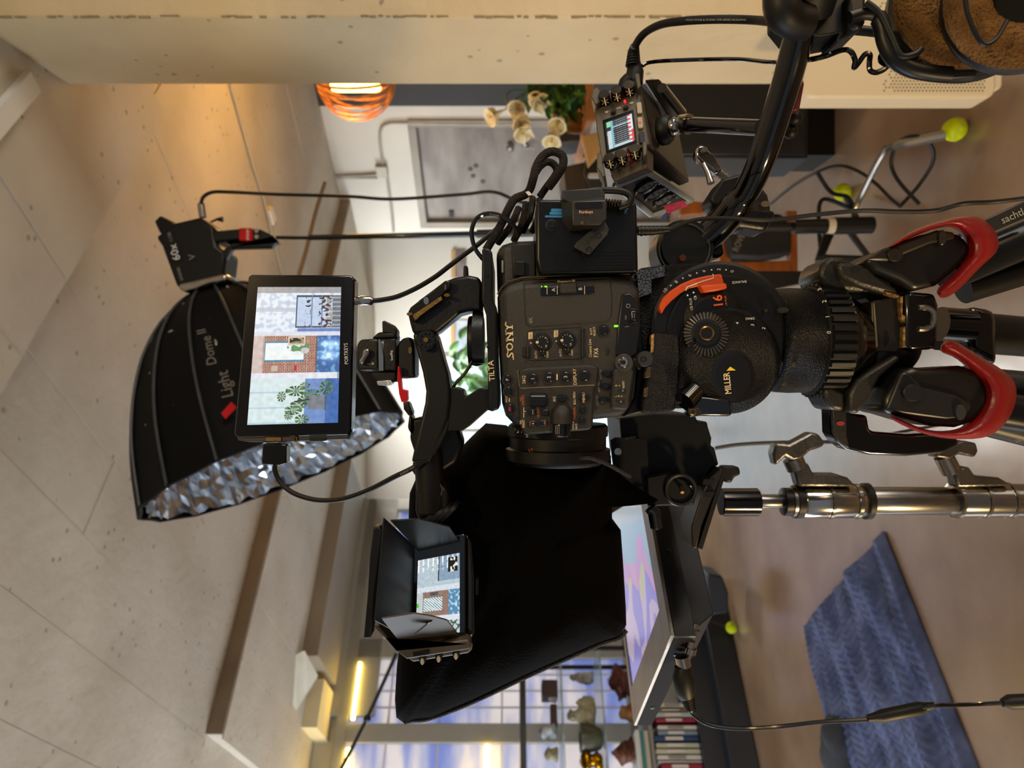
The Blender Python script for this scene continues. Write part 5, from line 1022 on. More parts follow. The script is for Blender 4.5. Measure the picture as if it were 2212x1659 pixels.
# side plates
MB().prism(HD, [(1405, 722), (1414, 716), (1462, 720), (1465, 760), (1462, 860), (1455, 886), (1392, 893), (1383, 888), (1384, 860), (1396, 800)], -.03, .006).build('sliding_plate', CRAK, fh, bevel=.003)
MB().prism(HD, [(1403, 725), (1409, 722), (1408, 760), (1402, 765)], .0, .0068).build('bare_edge', WORN, fh, label='worn bare metal edge')
for q in ([(1391, 795), (1403, 793), (1402, 815), (1389, 818)], [(1388, 838), (1397, 836), (1396, 855), (1386, 858)]): MB().prism(HD, q, .0, .0075).build('plate_lug', mat('lug_brown', '4a3f34', .4, .3), fh, bevel=.0008)
MB().tube([HD.at(x, y, .0062) for x, y in [(1458, 725), (1450, 800), (1440, 885)]], .0004, 4).build('plate_seam', GRV, fh)
MB().prism(HD, [(1366, 600), (1392, 590), (1408, 600), (1408, 892), (1352, 902), (1376, 860), (1384, 780)], -.09, -.014).build('camera_plate', BLK, fh, bevel=.002)
# rosette
rc = HD.at(1523, 724, .004)
RX = V((.1, -1, .12)).normalized(); MB().lathe(rc, RX, [(0, 0), (.0165, 0), (.0175, .003), (.0165, .0055), (.0095, .0065), (.0095, .0085), (.0075, .0085), (0, .0085)], 40).build('rosette', BLKM, fh)
u = RX.orthogonal().normalized(); w_ = RX.cross(u)
for k in range(36):
    a = k * math.pi / 18; q = u * math.cos(a) + w_ * math.sin(a); MB().tube([rc + RX * .0062 + q * .0115, rc + RX * .0052 + q * .0172], .0006, 4).build('rosette_tooth', mat('tooth_metal', '6a6258', .3, .7), fh)
MB().lathe(rc + RX * .0087, RX, [(.0045, -.004), (.0045, .0), (.0056, .0008), (.006, 0)], 24).build('brass_thread', BRASS, fh); MB().lathe(rc + RX * .0075, RX, [(0, 0), (.0045, 0)], 20).build('thread_hole', mat('brass_dark', '4a3414', .5, .8), fh)
MB().prism(HD, [(1575, 738), (1590, 700), (1620, 694), (1660, 700), (1664, 760), (1640, 770), (1625, 745)], -.012, -.002).build('drag_ring', BLKM, fh, bevel=.003)
text('4', HQ3, 1593, 698, 7, WHT, fh, 80, h=.0084); text('3', HQ3, 1626, 702, 7, WHT, fh, 80, h=.0084); text('2', HQ3, 1650, 709, 7, WHT, fh, 75, h=.0084); text('DRAG', HQ3, 1620, 688, 5, WHT, fh, 183, h=.0084)
# locking lever
MB().tube([HD.at(1478, 868, .012), HD.at(1500, 845, .006)], .0085, 16).build('lever_hub', BLKG, fh); MB().prism(HD, [(1480, 872), (1502, 855), (1565, 862), (1572, 893), (1566, 898), (1505, 897), (1484, 900), (1476, 890)], .0, .012).build('lock_lever', BLKG, fh, bevel=.003)
MB().ring(HD, 1497, 889, 6, .0009, .0125, ry=6).build('lever_bolt', BRASS, fh); MB().disc(HD, 1497, 889, 9, .011, .0122).build('bolt_head', GCAST, fh)
# turned lower drums about the vertical pan axis
AX = P(1700, 736, .60); dn = V((0, 0, -1)); k_ = .60 / F
def drum(X0, prof, m, nm, seg=64): return MB().lathe(P(X0, 736, .60), dn, [(r * k_, h * k_) for r, h in prof], seg).build(nm, m, fh)
drum(1660, [(0, 0), (96, 0), (106, 4), (111, 12), (113, 40), (112, 80), (108, 86), (0, 86)], CRAK, 'pan_drum')
drum(1742, [(0, 0), (112, 0), (117, 4), (118, 50), (115, 58), (106, 60), (0, 60)], mat('ring_rubber', '08090a', .5, spec=.3), 'pan_drag_ring')
for k in range(40):
    a = k * math.pi / 20
    if math.sin(a) > .35: continue
    q = V((math.cos(a), math.sin(a), 0)); s_ = V((-q.y, q.x, 0)); c = P(1772, 736, .60) + q * 118 * k_; hw = 6.4 * k_
    MB().hexa([c - s_ * hw + V((0, 0, 26 * k_)), c + s_ * hw + V((0, 0, 26 * k_)), c + s_ * hw - V((0, 0, 26 * k_)), c - s_ * hw - V((0, 0, 26 * k_))], [c + q * .002 - s_ * hw * .7 + V((0, 0, 24 * k_)), c + q * .002 + s_ * hw * .7 + V((0, 0, 24 * k_)), c + q * .002 + s_ * hw * .7 - V((0, 0, 24 * k_)), c + q * .002 - s_ * hw * .7 - V((0, 0, 24 * k_))]).build('ring_grip', MATS['ring_rubber'], fh)
PQ = Pl(1790, 700, .5505)
for s_, X, Y, a in (('0', 1791, 718, 92), ('1', 1788, 684, 95), ('2', 1781, 651, 100), ('3', 1771, 625, 106)): text(s_, PQ, X, Y, 9, WHT, fh, a)
drum(1800, [(0, 0), (104, 0), (104, 8), (92, 30), (74, 60), (66, 90), (0, 90)], BLKG, 'pan_cone')
for X, Y in ((1714, 786), (1694, 828)): MB().disc(Pl(1700, 780, .562), X, Y, 4.5, -.002, .001, 12).build('brass_screw', BRASS, fh)
MB().disc(Pl(1700, 700, .559), 1691, 670, 13, -.004, .001, 20, ry=6).build('bubble_level', GCAST, fh); MB().disc(Pl(1700, 700, .56), 1654, 671, 4, -.002, .001, 12).build('hex_screw', GCAST, fh)
# pan-bar clamp behind
MB().disc(Pl(1490, 520, .60), 1478, 538, 62, -.03, .012, 56, ch=.2).build('bar_rosette', BLK, fh)
MB().ring(Pl(1490, 520, .60), 1478, 538, 55, .001, .0125).build('rosette_rim', mat('rim_wear', '55504a', .3, .6), fh)
MB().disc(Pl(1490, 520, .58), 1474, 558, 8, -.002, .002).build('copper_bolt', mat('copper', '6a3a28', .35, .8), fh)
MB().prism(Pl(1500, 500, .59), [(1500, 500), (1570, 420), (1600, 440), (1680, 455), (1655, 500), (1600, 490), (1522, 552), (1480, 520)], -.03, .0).build('clamp_body', BLKM, fh, bevel=.004)
MB().prism(Pl(1550, 550, .6), [(1524, 552), (1560, 520), (1566, 548), (1556, 556), (1540, 556)], -.02, 0).build('clamp_tail', BLKM, fh, bevel=.004)
# --- pan bar
pb = thing('pan_bar', 'long glossy black pan bar rising towards the top right corner', 'pan bar', P(1620, 400, .56))
MB().tube(cr([P(1520, 520, .60), P(1560, 480, .59), P(1600, 430, .575), P(1620, 400, .565), P(1650, 330, .545), P(1695, 190, .52), P(1722, 90, .50), P(1752, -30, .48)], 5), [.0125] * 10 + [.0105] * 26, 20).build('bar', BLKG, pb)
MB().tube([P(1735, 28, .492), P(1752, -60, .475)], [.019, .022], 24).build('grip', RUB, pb)
MB().tube(cr([P(1688, -20, .47), P(1690, 20, .47), P(1708, 42, .475), P(1740, 48, .48)], 4), .012, 14).build('grip_flange', RUB, pb)
MB().prism(Pl(1700, 200, .54), [(1722, 205), (1734, 168), (1738, 180), (1728, 236), (1712, 240)], -.01, 0).build('red_clip', mat('dark_red', '5a0c18', .4), pb, bevel=.002)
MB().ball(P(1716, 255, .555), .006, 12).ball(P(1708, 285, .56), .0055, 12).build('clip_knobs', RUB, pb)
# --- tripod
tri = thing('tripod', 'black heavy tripod with two red leg release grips under the fluid head', 'tripod', P(2500, 750, .75)); TP = Pl(1950, 700, .57)
drumT = MB().lathe(P(1850, 736, .61), dn, [(r * .61 / F, h * .61 / F) for r, h in [(0, 0), (96, 0), (100, 10), (92, 50), (80, 90), (60, 110), (0, 110)]], 48).build('bowl', BLK, tri)
MB().prism(TP, [(1883, 652), (1890, 648), (1940, 640), (1948, 632), (1952, 700), (1950, 752), (1940, 762), (1892, 760), (1886, 750)], -.05, -.001).build('hub_face', mat('hub_brown', '191512', .4), tri, bevel=.004)
MB().prism(TP, [(1884, 654), (1888, 654), (1895, 750), (1890, 751)], 0, .002).build('trim_bar', mat('trim_grey', '6a6258', .35, .4), tri, bevel=.001)
MB().prism(TP, [(1947, 634), (1960, 632), (2010, 636), (2019, 660), (2018, 730), (2008, 755), (1960, 758), (1948, 750)], -.04, .006).build('spreader_bracket', BLKG, tri, bevel=.003)
MB().tube(cr([TP.at(x, y, .007) for x, y in [(1984, 664), (2000, 664), (2014, 672), (2017, 690), (2012, 705), (1998, 711), (1984, 711)]], 4), .0022, 8).build('buckle', mat('buckle_steel', '7a7874', .25, .8), tri)
for q in ([(1938, 642), (1945, 640), (1944, 680), (1950, 684), (1949, 700), (1941, 690)], [(1945, 708), (1952, 704), (1953, 742), (1960, 750), (1944, 752)], [(1904, 630), (1930, 636), (1938, 640), (1935, 645), (1912, 638)]): MB().prism(TP, q, -.002, .0045).build('worn_edge', WORN, tri, bevel=.0006)
# crown castings
MB().prism(TP, [(1773, 592), (1780, 570), (1796, 552), (1830, 555), (1853, 567), (1900, 572), (1930, 590), (1945, 632), (1930, 645), (1884, 630), (1812, 625), (1786, 612)], -.05, -.004).build('crown_casting', GCAST, tri, bevel=.004)
MB().prism(TP, [(1803, 574), (1815, 569), (1870, 575), (1890, 596), (1930, 622), (1940, 640), (1905, 634), (1850, 618), (1812, 600)], -.01, .004).build('crown_rim', GCAST, tri, bevel=.003)
for X, Y, rx, ry in ((1806, 580, 5, 15), (1842, 584, 17, 9)): MB().disc(TP, X, Y, ry, -.004, .0045, 24, ry=ry).build('casting_hole', GRV, tri) if X > 1810 else None
MB().prism(TP, [(1784, 840), (1800, 832), (1834, 850), (1830, 890), (1800, 885), (1786, 860)], -.04, -.004).build('crown_casting', GCAST, tri, bevel=.004)
MB().prism(TP, [(1834, 850), (1850, 820), (1880, 800), (1935, 765), (1945, 775), (1900, 815), (1870, 870), (1850, 895), (1832, 890)], -.03, .002).build('crown_rim', GCAST, tri, bevel=.003)
# upper leg: casting, cap, tubes
legU = [(1854, 568), (1890, 545), (1922, 533), (1975, 512), (2018, 503), (2060, 510), (2083, 533), (2078, 560), (2044, 593), (2010, 620), (1960, 632), (1930, 610), (1880, 590)]
MB().prism(TP, legU, -.04, .010).build('leg_casting', mat('casting_satin', '0f0f0e', .32, .0, col2='151311', scale=20), tri, bevel=.006, seg=4)
MB().prism(TP, [(1856, 566), (1890, 544), (2005, 504), (2040, 508), (2044, 522), (1990, 533), (1900, 570)], .009, .013).build('release_arm', mat('arm_brown', '262019', .4, .1), tri, bevel=.002)
MB().disc(TP, 2012, 521, 8, .012, .015, 24, ry=16).build('oval_button', mat('arm_brown2', '2a2621', .35), tri)
MB().disc(TP, 1912, 558, 16, .012, .016, 24, ry=14).build('round_pad', mat('arm_brown', '39332b'), tri)
legL = [(1893, 890), (1896, 858), (1935, 800), (1960, 790), (1975, 796), (2060, 790), (2096, 802), (2122, 845), (2118, 880), (2087, 910), (2050, 922), (2000, 919), (1927, 897)]
MB().prism(TP, legL, -.04, .012).build('leg_casting', MATS['casting_satin'], tri, bevel=.006, seg=4)
MB().prism(TP, [(1893, 885), (1925, 805), (1940, 803), (1970, 835), (2040, 852), (2072, 868), (2076, 880), (2060, 902), (2020, 905), (1930, 893)], .011, .015).build('release_arm', mat('arm_grey', '151617', .4, .0), tri, bevel=.0025)
MB().disc(TP, 1946, 848, 22, .014, .019, 30, ry=18).build('round_pad', MATS['arm_grey'], tri); MB().disc(TP, 2046, 889, 11, .014, .018, 24, ry=16).build('oval_button', mat('button_charcoal', '2c2d2f', .35), tri)
# red grips
def strip(outer_, inner_, m, nm, h0=.004, h1=.022):
    n = len(outer_); vs = []; fs = []
    for (xo, yo), (xi, yi) in zip(outer_, inner_):
        for t, h in ((0, h0 * .2), (.12, h1 * .72), (.4, h1), (.72, h1 * .92), (1, h0)): vs.append(TP.at(xo + (xi - xo) * t, yo + (yi - yo) * t, h))
        vs.append(TP.at(xi, yi, -.01)); vs.append(TP.at(xo, yo, -.02))
    for i in range(n - 1): fs += [(7 * i + k, 7 * i + (k + 1) % 7, 7 * i + 7 + (k + 1) % 7, 7 * i + 7 + k) for k in range(7)]
    fs.append(tuple(range(6, -1, -1))); fs.append(tuple(7 * (n - 1) + k for k in range(7)))
    return MB().add(vs, fs, True).build(nm, m, tri, smooth=True, sub=1, label='glossy red release grip')
strip([(1913, 538), (1945, 510), (1990, 488), (2030, 476), (2066, 468), (2100, 464), (2124, 470), (2150, 492), (2161, 520), (2158, 545), (2130, 566), (2100, 596), (2075, 625), (2048, 644), (2030, 645)],
      [(1922, 538), (1950, 522), (1988, 504), (2030, 492), (2052, 488), (2068, 500), (2078, 512), (2086, 530), (2087, 546), (2080, 562), (2070, 576), (2058, 592), (2046, 604), (2032, 612), (2018, 634)], RED, 'release_grip')
strip([(1913, 899), (1950, 920), (1985, 935), (2030, 947), (2075, 950), (2130, 949), (2165, 928), (2188, 895), (2200, 858), (2196, 820), (2170, 800), (2130, 776), (2090, 752), (2060, 732), (2036, 732)],
      [(1930, 898), (1960, 912), (1990, 926), (2020, 931), (2050, 930), (2074, 924), (2095, 908), (2112, 888), (2122, 860), (2120, 838), (2108, 815), (2090, 796), (2066, 775), (2045, 765), (2026, 762)], RED, 'release_grip')
# leg tubes running down and outwards
def leg_tube(X0, Y0, d0, X1, Y1, d1, r, m, nm='leg_tube'): return MB().tube([P(X0, Y0, d0), P(X1, Y1, d1)], r, 24).build(nm, m, tri)
BLT = mat('tube_satin', '10151a', .22, .2, col2='0c1014', scale=20)
leg_tube(2040, 590, .60, 2420, 430, .60, .0165, BLT); leg_tube(2050, 545, .63, 2400, 395, .63, .013, BLT); leg_tube(2080, 625, .63, 2420, 520, .63, .013, BLK)
lpf = Pl(2170, 460, .575); MB().prism(lpf, [(2110, 482), (2222, 430), (2232, 462), (2124, 512)], -.006, 0).build('name_strip', mat('strip_charcoal', '161514', .5), tri, bevel=.001)
text('sachtler', lpf, 2196, 463, 17, GREYP, tri, 24, sx=1.0, font_h=.75, off=.01)
leg_tube(2050, 870, .61, 2420, 930, .61, .0165, BLT); leg_tube(2100, 905, .64, 2420, 985, .64, .0125, BLK); leg_tube(2080, 820, .64, 2420, 850, .64, .0125, mat('carbon_grey', '2b2e2e', .4, col2='1c1f1f', scale=300))
text('SA-1', Pl(2200, 950, .60), 2203, 952, 7, GREYP, tri, 8)
# rear leg
leg_tube(2030, 712, .72, 2420, 745, .78, .021, BLK); MB().tube([P(2030, 700, .70), P(2095, 705, .70)], .017, 24).build('rear_collar', BLKG, tri); MB().prism(Pl(2110, 700, .69), [(2095, 660), (2150, 668), (2156, 690), (2158, 790), (2100, 760), (2092, 700)], -.04, 0).build('rear_clamp', BLKG, tri, bevel=.006)
MB().prism(Pl(2060, 680, .70), [(2035, 668), (2060, 664), (2100, 670), (2106, 684), (2040, 690)], -.02, 0).build('rear_catch', BLKG, tri, bevel=.004)
# carrying strap handle
def strap(px, w, m, nm, d=.60):
    pts = cr([P(x, y, d) for x, y in px], 4); vs = []; fs = []
    for p in pts: vs += [p + V((0, -.001, 0)), p + V((0, w, 0))]
    return pts
MB().prism(Pl(1850, 920, .585), [(1794, 878), (1808, 868), (1832, 892), (1874, 897), (1879, 925), (1884, 932), (1960, 938), (2020, 935), (2072, 948), (2074, 962), (2040, 978), (1960, 986), (1880, 983), (1830, 972), (1806, 952), (1796, 935)], -.02, 0).build('carry_handle', BLKG, tri, bevel=.004, seg=3)
MB().prism(Pl(1850, 920, .5845), [(1794, 880), (1808, 870), (1826, 890), (1826, 940), (1832, 970), (1812, 958), (1797, 935)], 0, .003).build('handle_plate', GCAST, tri, bevel=.001)
MB().disc(Pl(1850, 920, .5845), 1812, 914, 9, .002, .0035, 20, ry=5).build('red_mark', mat('faded_red', '8e2c34', .6), tri)
# ================================================================ prompter screen and bracket
q0 = P(1449, 1373, .716); ux = V((.1076, .119, 0)).normalized(); uy = V((-.195, .217, 0)).normalized(); TZ = q0.z
ps = thing('prompter_screen', 'flat aluminium framed prompter monitor lying face up under the black hood', 'monitor', q0 + V((0, .1, -.05)))
def pp_(a, b_, z=0): return q0 + ux * a + uy * b_ + V((0, 0, z))
LW, LD = .292, .36; bz_ = .034
ALU = mat('reflection_tinted_aluminium', '8f8a82', .36, .75, col2='7f7a72', scale=30, bump=.04, bscale=600); NAVY = mat('navy_black_case', '0b0f14', .38, .2, col2='0e1218', scale=20); GRYS = mat('grey_case_side', '131416', .8, .0, spec=.1)  # bezel is silver aluminium, its tan reflection tinted into the colour
def frame_piece(a0, a1, b0, b1): MB().hexa([pp_(a0, b0), pp_(a1, b0), pp_(a1, b1), pp_(a0, b1)], [pp_(a0, b0, -.004), pp_(a1, b0, -.004), pp_(a1, b1, -.004), pp_(a0, b1, -.004)]).build('bezel', ALU, ps, bevel=.0005)
frame_piece(0, LD, 0, bz_); frame_piece(0, LD, LW - .018, LW); frame_piece(0, bz_ * 1.3, bz_, LW - .018); frame_piece(LD - .02, LD, bz_, LW - .018)
MB().hexa([pp_(.0, .0, -.004), pp_(LD, 0, -.004), pp_(LD, LW, -.004), pp_(0, LW, -.004)], [pp_(.0, .0, -.024), pp_(LD, 0, -.024), pp_(LD, LW, -.024), pp_(0, LW, -.024)]).build('case_upper', GRYS, ps, bevel=.001)
MB().hexa([pp_(-.001, -.001, -.004), pp_(LD, -.001, -.004), pp_(LD, .004, -.004), pp_(-.001, .004, -.004)], [pp_(-.001, -.001, -.025), pp_(LD, -.001, -.025), pp_(LD, .004, -.025), pp_(-.001, .004, -.025)]).build('side_panel', NAVY, ps, bevel=.0004)
MB().hexa([pp_(.008, .01, -.024), pp_(LD - .02, .01, -.024), pp_(LD - .02, LW * .62, -.024), pp_(.01, LW * .62, -.024)], [pp_(.03, .012, -.052), pp_(LD - .02, .012, -.052), pp_(LD - .02, LW * .55, -.052), pp_(.03, LW * .55, -.052)]).build('case_lower', NAVY, ps, bevel=.001)
for b_ in (.05, .22): 
    c = pp_(-.0008, b_, -.014); MB().lathe(c, -ux, [(0, .0006), (.0025, .0004), (.003, 0)], 12).build('screw', BLK, ps)
c = pp_(.10, -.0016, -.014); MB().lathe(c, -uy, [(0, .0006), (.0025, .0004), (.003, 0)], 12).build('screw', BLK, ps)
def swirl(u, v):  # swirl wallpaper with reflections off the glass painted into its colours
    n = noise.noise(V((u * 3, v * 3, 6))) ; g = noise.noise(V((u * 6 + n, v * 5, 1)))
    f = u * 1.3 - v * .9 + .35 * n
    if f > .55: c = (186 + g * 20, 178 + g * 20, 176 + g * 20)
    elif f > .35: c = (150, 176, 190)
    elif f > .2: c = (110, 170, 205)
    elif f > .02: c = (190, 120, 205) if g > -.1 else (214, 130, 190)
    else: c = (200, 170, 215) if g > 0 else (110, 100, 220)
    if -.1 < f < .06 and g > .18: c = (190, 190, 120)
    return tuple(max(0, min(255, x * .62 + 66)) for x in c)
screen('screen', (pp_(bz_ * 1.3, bz_, -.0012), pp_(LD - .02, bz_, -.0012), pp_(LD - .02, LW - .018, -.0012), pp_(bz_ * 1.3, LW - .018, -.0012)), 120, 90, swirl, ps, vcmat('picture_and_reflection', .75, .15))
MB().hexa([pp_(bz_ * 1.3, LW - .022, 0), pp_(LD - .02, LW - .022, 0), pp_(LD - .02, LW - .018, 0), pp_(bz_ * 1.3, LW - .018, 0)], [pp_(bz_ * 1.3, LW - .022, -.002), pp_(LD - .02, LW - .022, -.002), pp_(LD - .02, LW - .018, -.002), pp_(bz_ * 1.3, LW - .018, -.002)]).build('screen_gap', mat('green_black', '0a1a18', .3), ps)
# connectors hanging under its near side
pc = cable('prompter_cable', [(1487, 1528, .74), (1496, 1542, .735), (1520, 1560, .73), (1555, 1570, .725), (1610, 1574, .72), (1690, 1569, .72), (1770, 1560, .715), (1870, 1554, .71), (1895, 1548, .71), (2010, 1526, .70), (2060, 1523, .70), (2120, 1521, .70), (2175, 1518, .695), (2230, 1515, .69)], .0021, BLKG, 'black cable curving from the prompter screen down past the blanket')
MB().tube([P(1873, 1552, .71), P(1890, 1549, .71), P(1905, 1547, .71), P(1988, 1530, .705), P(2000, 1527, .705), P(2018, 1523, .70)], [.0035, .0045, .0065, .0065, .0045, .003], 16).build('inline_switch', RUB, pc)
MB().tube([P(2165, 1518, .695), P(2180, 1517, .695), P(2240, 1514, .69)], [.004, .0072, .0072], 16).build('inline_plug', RUB, pc)
MB().tube([P(1473, 1418, .74), P(1478, 1440, .74)], .0075, 14).build('connector_ring', CHR, pc); MB().tube([P(1474, 1440, .74), P(1475, 1460, .74), P(1480, 1492, .74), P(1484, 1505, .74)], [.008, .0115, .011, .0085], 16).build('connector_body', RUB, pc)
for k in range(6): MB().tube([P(1484 + k * 1.4, 1503 + k * 5, .74), P(1485 + k * 1.4, 1506 + k * 5, .74)], .0085 - k * .0006, 14).build('relief_rib', RUB, pc)
for i, (X, Y) in enumerate(((1500, 1345), (1494, 1385))): tag(MB().tube([P(X, Y, .73), P(X - 2, Y + 14, .73), P(X - 1, Y + 15, .73), P(X - 4, Y + 27, .73)], [.004, .004, .006, .006], 14).build('video_socket', CHR), ('silver video socket on the underside of the prompter screen', 'lower silver video socket beside the black power connector')[i], 'socket')
# --- prompter bracket
bk = thing('prompter_bracket', 'matt black bracket with round holes joining prompter screen and chrome stand', 'bracket', P(1560, 1050, .8)); KP = Pl(1450, 1000, .70); MBK = mat('matt_black', '070708', .5, col2='0a0a0b', scale=30, spec=.3)
MB().prism(KP, [(1345, 905), (1420, 895), (1513, 897), (1518, 912), (1540, 913), (1542, 925), (1550, 950), (1548, 968), (1556, 970), (1566, 1010), (1550, 1015), (1530, 1055), (1440, 1060), (1390, 1045), (1352, 990)], -.12, -.02).build('main_block', MBK, bk, bevel=.003)
# plate with two real holes
def holed(pl, out, holes, h0, h1, m, nm, parent):
    bm = bmesh.new(); 
    def loop(pts, h): return [bm.verts.new(pl.at(x, y) + pl.n * h) for x, y in pts]
    loops = [out] + [[(x + r * math.cos(-k * math.pi / 10), y + r * math.sin(-k * math.pi / 10)) for k in range(20)] for x, y, r in holes]
    allv = [[loop(l, h) for l in loops] for h in (h0, h1)]
    for lv in allv:
        es = [bm.edges.new((l[i], l[(i + 1) % len(l)])) for l in lv for i in range(len(l))]
        bmesh.ops.triangle_fill(bm, edges=es, use_beauty=True)
    for l0, l1 in zip(*allv):
        for i in range(len(l0)): bm.faces.new((l0[i], l0[(i + 1) % len(l0)], l1[(i + 1) % len(l0)], l1[i]))
    mb = MB(); bm.verts.index_update(); mb.add([v.co.copy() for v in bm.verts], [tuple(v.index for v in f.verts) for f in bm.faces]); bm.free(); return mb.build(nm, m, parent)
holed(KP, [(1320, 952), (1330, 946), (1400, 950), (1405, 1040), (1340, 1075), (1335, 1065), (1326, 1000)], [(1337, 977, 8), (1350, 1056, 9)], -.012, -.006, MBK, 'holed_plate', bk)
MB().prism(KP, [(1322, 1084), (1340, 1076), (1430, 1030), (1440, 1060), (1430, 1092), (1358, 1095), (1324, 1115)], -.03, -.012).build('angled_arm', mat('arm_dark', '15120f', .45), bk, bevel=.001)
MB().prism(KP, [(1395, 1030), (1440, 1020), (1480, 1035), (1505, 1070), (1500, 1092), (1400, 1094)], -.02, .0).build('tilt_plate', MBK, bk, bevel=.002); MB().ring(KP, 1470, 1058, 32, .0022, .0005).build('slot_rim', MATS['arm_dark'], bk)
MB().tube([KP.at(1470, 1050, .0), KP.at(1474, 1064, .008)], .0018, 10).build('brass_pin', BRASS, bk)
MB().prism(KP, [(1561, 1012), (1566, 1016), (1518, 1138), (1508, 1188), (1498, 1186), (1496, 1140), (1512, 1090), (1530, 1040)], -.05, -.004).build('rail', mat('rail_charcoal', '141210', .42), bk, bevel=.0015)
MB().prism(KP, [(1566, 1020), (1572, 1030), (1522, 1191), (1512, 1188)], -.05, -.008).build('rail_edge', MBK, bk)
for y0 in (1035, 1062): MB().prism(KP, [(1520, y0), (1545, y0), (1540, y0 + 12), (1518, y0 + 12)], -.01, .0).build('tooth', MBK, bk)
MB().tube([KP.at(1404, 1098, .004), KP.at(1408, 1104, .004), KP.at(1412, 1106, .004), KP.at(1418, 1140, .004), KP.at(1416, 1143, .004)], [.006, .0055, .0062, .0062, .003], 18).build('chrome_pin', mat('black_chrome', '4a4c4e', .12, .9), bk, label='shiny chrome pin')
for k in range(7): MB().tube([KP.at(1350 + k * 3.5, 945.5 - k * .6, -.003), KP.at(1350.8 + k * 3.5, 950 - k * .6, -.003)], .0006, 5).build('bolt_thread', STL, bk)
MB().prism(KP, [(1566, 1016), (1575, 1011), (1608, 1012), (1612, 1030), (1596, 1036), (1593, 1048), (1576, 1048), (1574, 1037), (1562, 1034)], -.03, -.015).build('clamp_knob', RUB, bk, bevel=.003)
# ================================================================ field recorder
rd = thing('audio_recorder', 'grey field recorder with glowing display and six knurled knobs', 'recorder', P(1360, 390, .72)); RB = mat('recorder_bronze', '4d463c', .42, .3, col2='58503f', scale=30, bump=.2, bscale=1500); RBD = mat('recorder_dark', '1a1510', .45, .2, col2='211a13', scale=20)
fN = V((.28, -1, -.1)); RP = Pl(1340, 265, .68, (.35, -1, .25))
face = [(1281, 208), (1376, 172), (1384, 215), (1403, 312), (1300, 352), (1288, 280)]
bvec = P(1488, 350, .80) - P(1403, 262, .68)
f3 = [RP.at(x, y) for x, y in face]; MB().hexa(f3, [p + bvec * .12 for p in f3]).build('face_plate', RB, rd, bevel=.0015)
MB().hexa([p + bvec * .06 for p in f3], [p + bvec for p in f3]).build('case', RBD, rd, bevel=.002)
side = [(1290, 356), (1404, 312), (1397, 362), (1328, 395), (1306, 392)]
MB().hexa([RP.at(x, y, -.004) for x, y in [(1310, 352), (1398, 318), (1397, 364), (1326, 394)]], [RP.at(x, y, -.004) + bvec * .15 for x, y in [(1310, 352), (1398, 318), (1397, 364), (1326, 394)]]).build('lower_bumper', RB, rd, bevel=.002)
for q in ([(1282, 206), (1292, 200), (1302, 214), (1298, 232), (1288, 238), (1279, 222)], [(1292, 340), (1302, 345), (1310, 390), (1304, 394), (1291, 372)], [(1372, 172), (1382, 170), (1386, 198), (1378, 205)], [(1388, 318), (1398, 316), (1398, 345), (1390, 350)]):
    MB().prism(RP, q, -.01, .008).build('guard', RB, rd, bevel=.001)
KN = mat('knob_bronze', '2a241c', .28, .7, col2='3c3426', scale=60)
for X, Y in ((1307, 220), (1333, 211), (1360, 200), (1318, 355), (1344, 348), (1372, 336)):
    MB().disc(RP, X, Y, 12.5, 0, .011, 16, ch=.15).build('gain_knob', KN, rd)
    for k in range(3):
        a = k * math.pi / 3 + .3; MB().tube([RP.at(X + 9 * math.cos(a), Y + 9 * math.sin(a), .0112), RP.at(X - 9 * math.cos(a), Y - 9 * math.sin(a), .0112)], .0005, 4).build('knob_ridge', mat('ridge_tan', '7a6a4c', .4, .6), rd)
for X, Y in ((1325, 244), (1352, 234), (1334, 332), (1360, 323)): MB().disc(RP, X, Y, 6, 0, .0015, 16).build('button_ring', GRV, rd); MB().disc(RP, X, Y, 4, .001, .0028, 16).build('button', BLKB, rd)
for s_, X, Y in (('4', 1311, 242), ('5', 1337, 233), ('6', 1364, 222), ('1', 1376, 325), ('2', 1352, 335)): text(s_, RP, X, Y, 9, WHT, rd, 96)
def recpic(u, v):
    if v < .06 or v > .97 or u < .03 or u > .97: return (8, 10, 12)
    if v < .20:
        return (226, 244, 250) if (u < .66 and (int(u * 60) % 3 < 2)) else ((150, 220, 160) if u > .78 else (16, 24, 30))
    if v < .27: return (120, 190, 205)
    if v > .90: return (230, 60, 60) if u < .45 else (225, 235, 240)
    if v > .80: return (235, 90, 90) if int(u * 14) % 2 else (230, 240, 240)
    if u < .12 and v > .25: return (190, 215, 220)
    if .72 < u < .76: return (190, 230, 240)
    return (215, 225, 230) if ((u * 14) % 1 < .25 and (v * 22) % 1 < .4) else (16, 20, 34)
MB().prism(RP, [(1302, 261), (1368, 238), (1376, 308), (1310, 332)], 0, .0008).build('display_glass', BLKG, rd)
screen('display', (RP.at(1313, 326, .001), RP.at(1306, 265, .001), RP.at(1366, 243, .001), RP.at(1373, 304, .001)), 100, 80, recpic, rd, VC)
text('0:46:14.05', RP, 1316, 300, 7, WHT, rd, 97, h=.0016, sx=.7)
for (X, Y, m_) in ((1381, 236, mat('pale_key', 'a89a82', .4)), (1383, 268, MATS['pale_key']), (1386, 300, BLKB)): MB().prism(RP, rrect(X - 5, Y - 12, X + 6, Y + 12, 2.5, ang=-5), 0, .0024).build('key', m_, rd, bevel=.0006)
MB().disc(RP, 1383, 268, 2.4, .0024, .003, 12).build('record_dot', REDP, rd)
for X, Y in ((1350, 221), (1361, 335)): MB().disc(RP, X, Y, 2.4, 0, .0025, 12).build('red_lamp', REDL, rd)
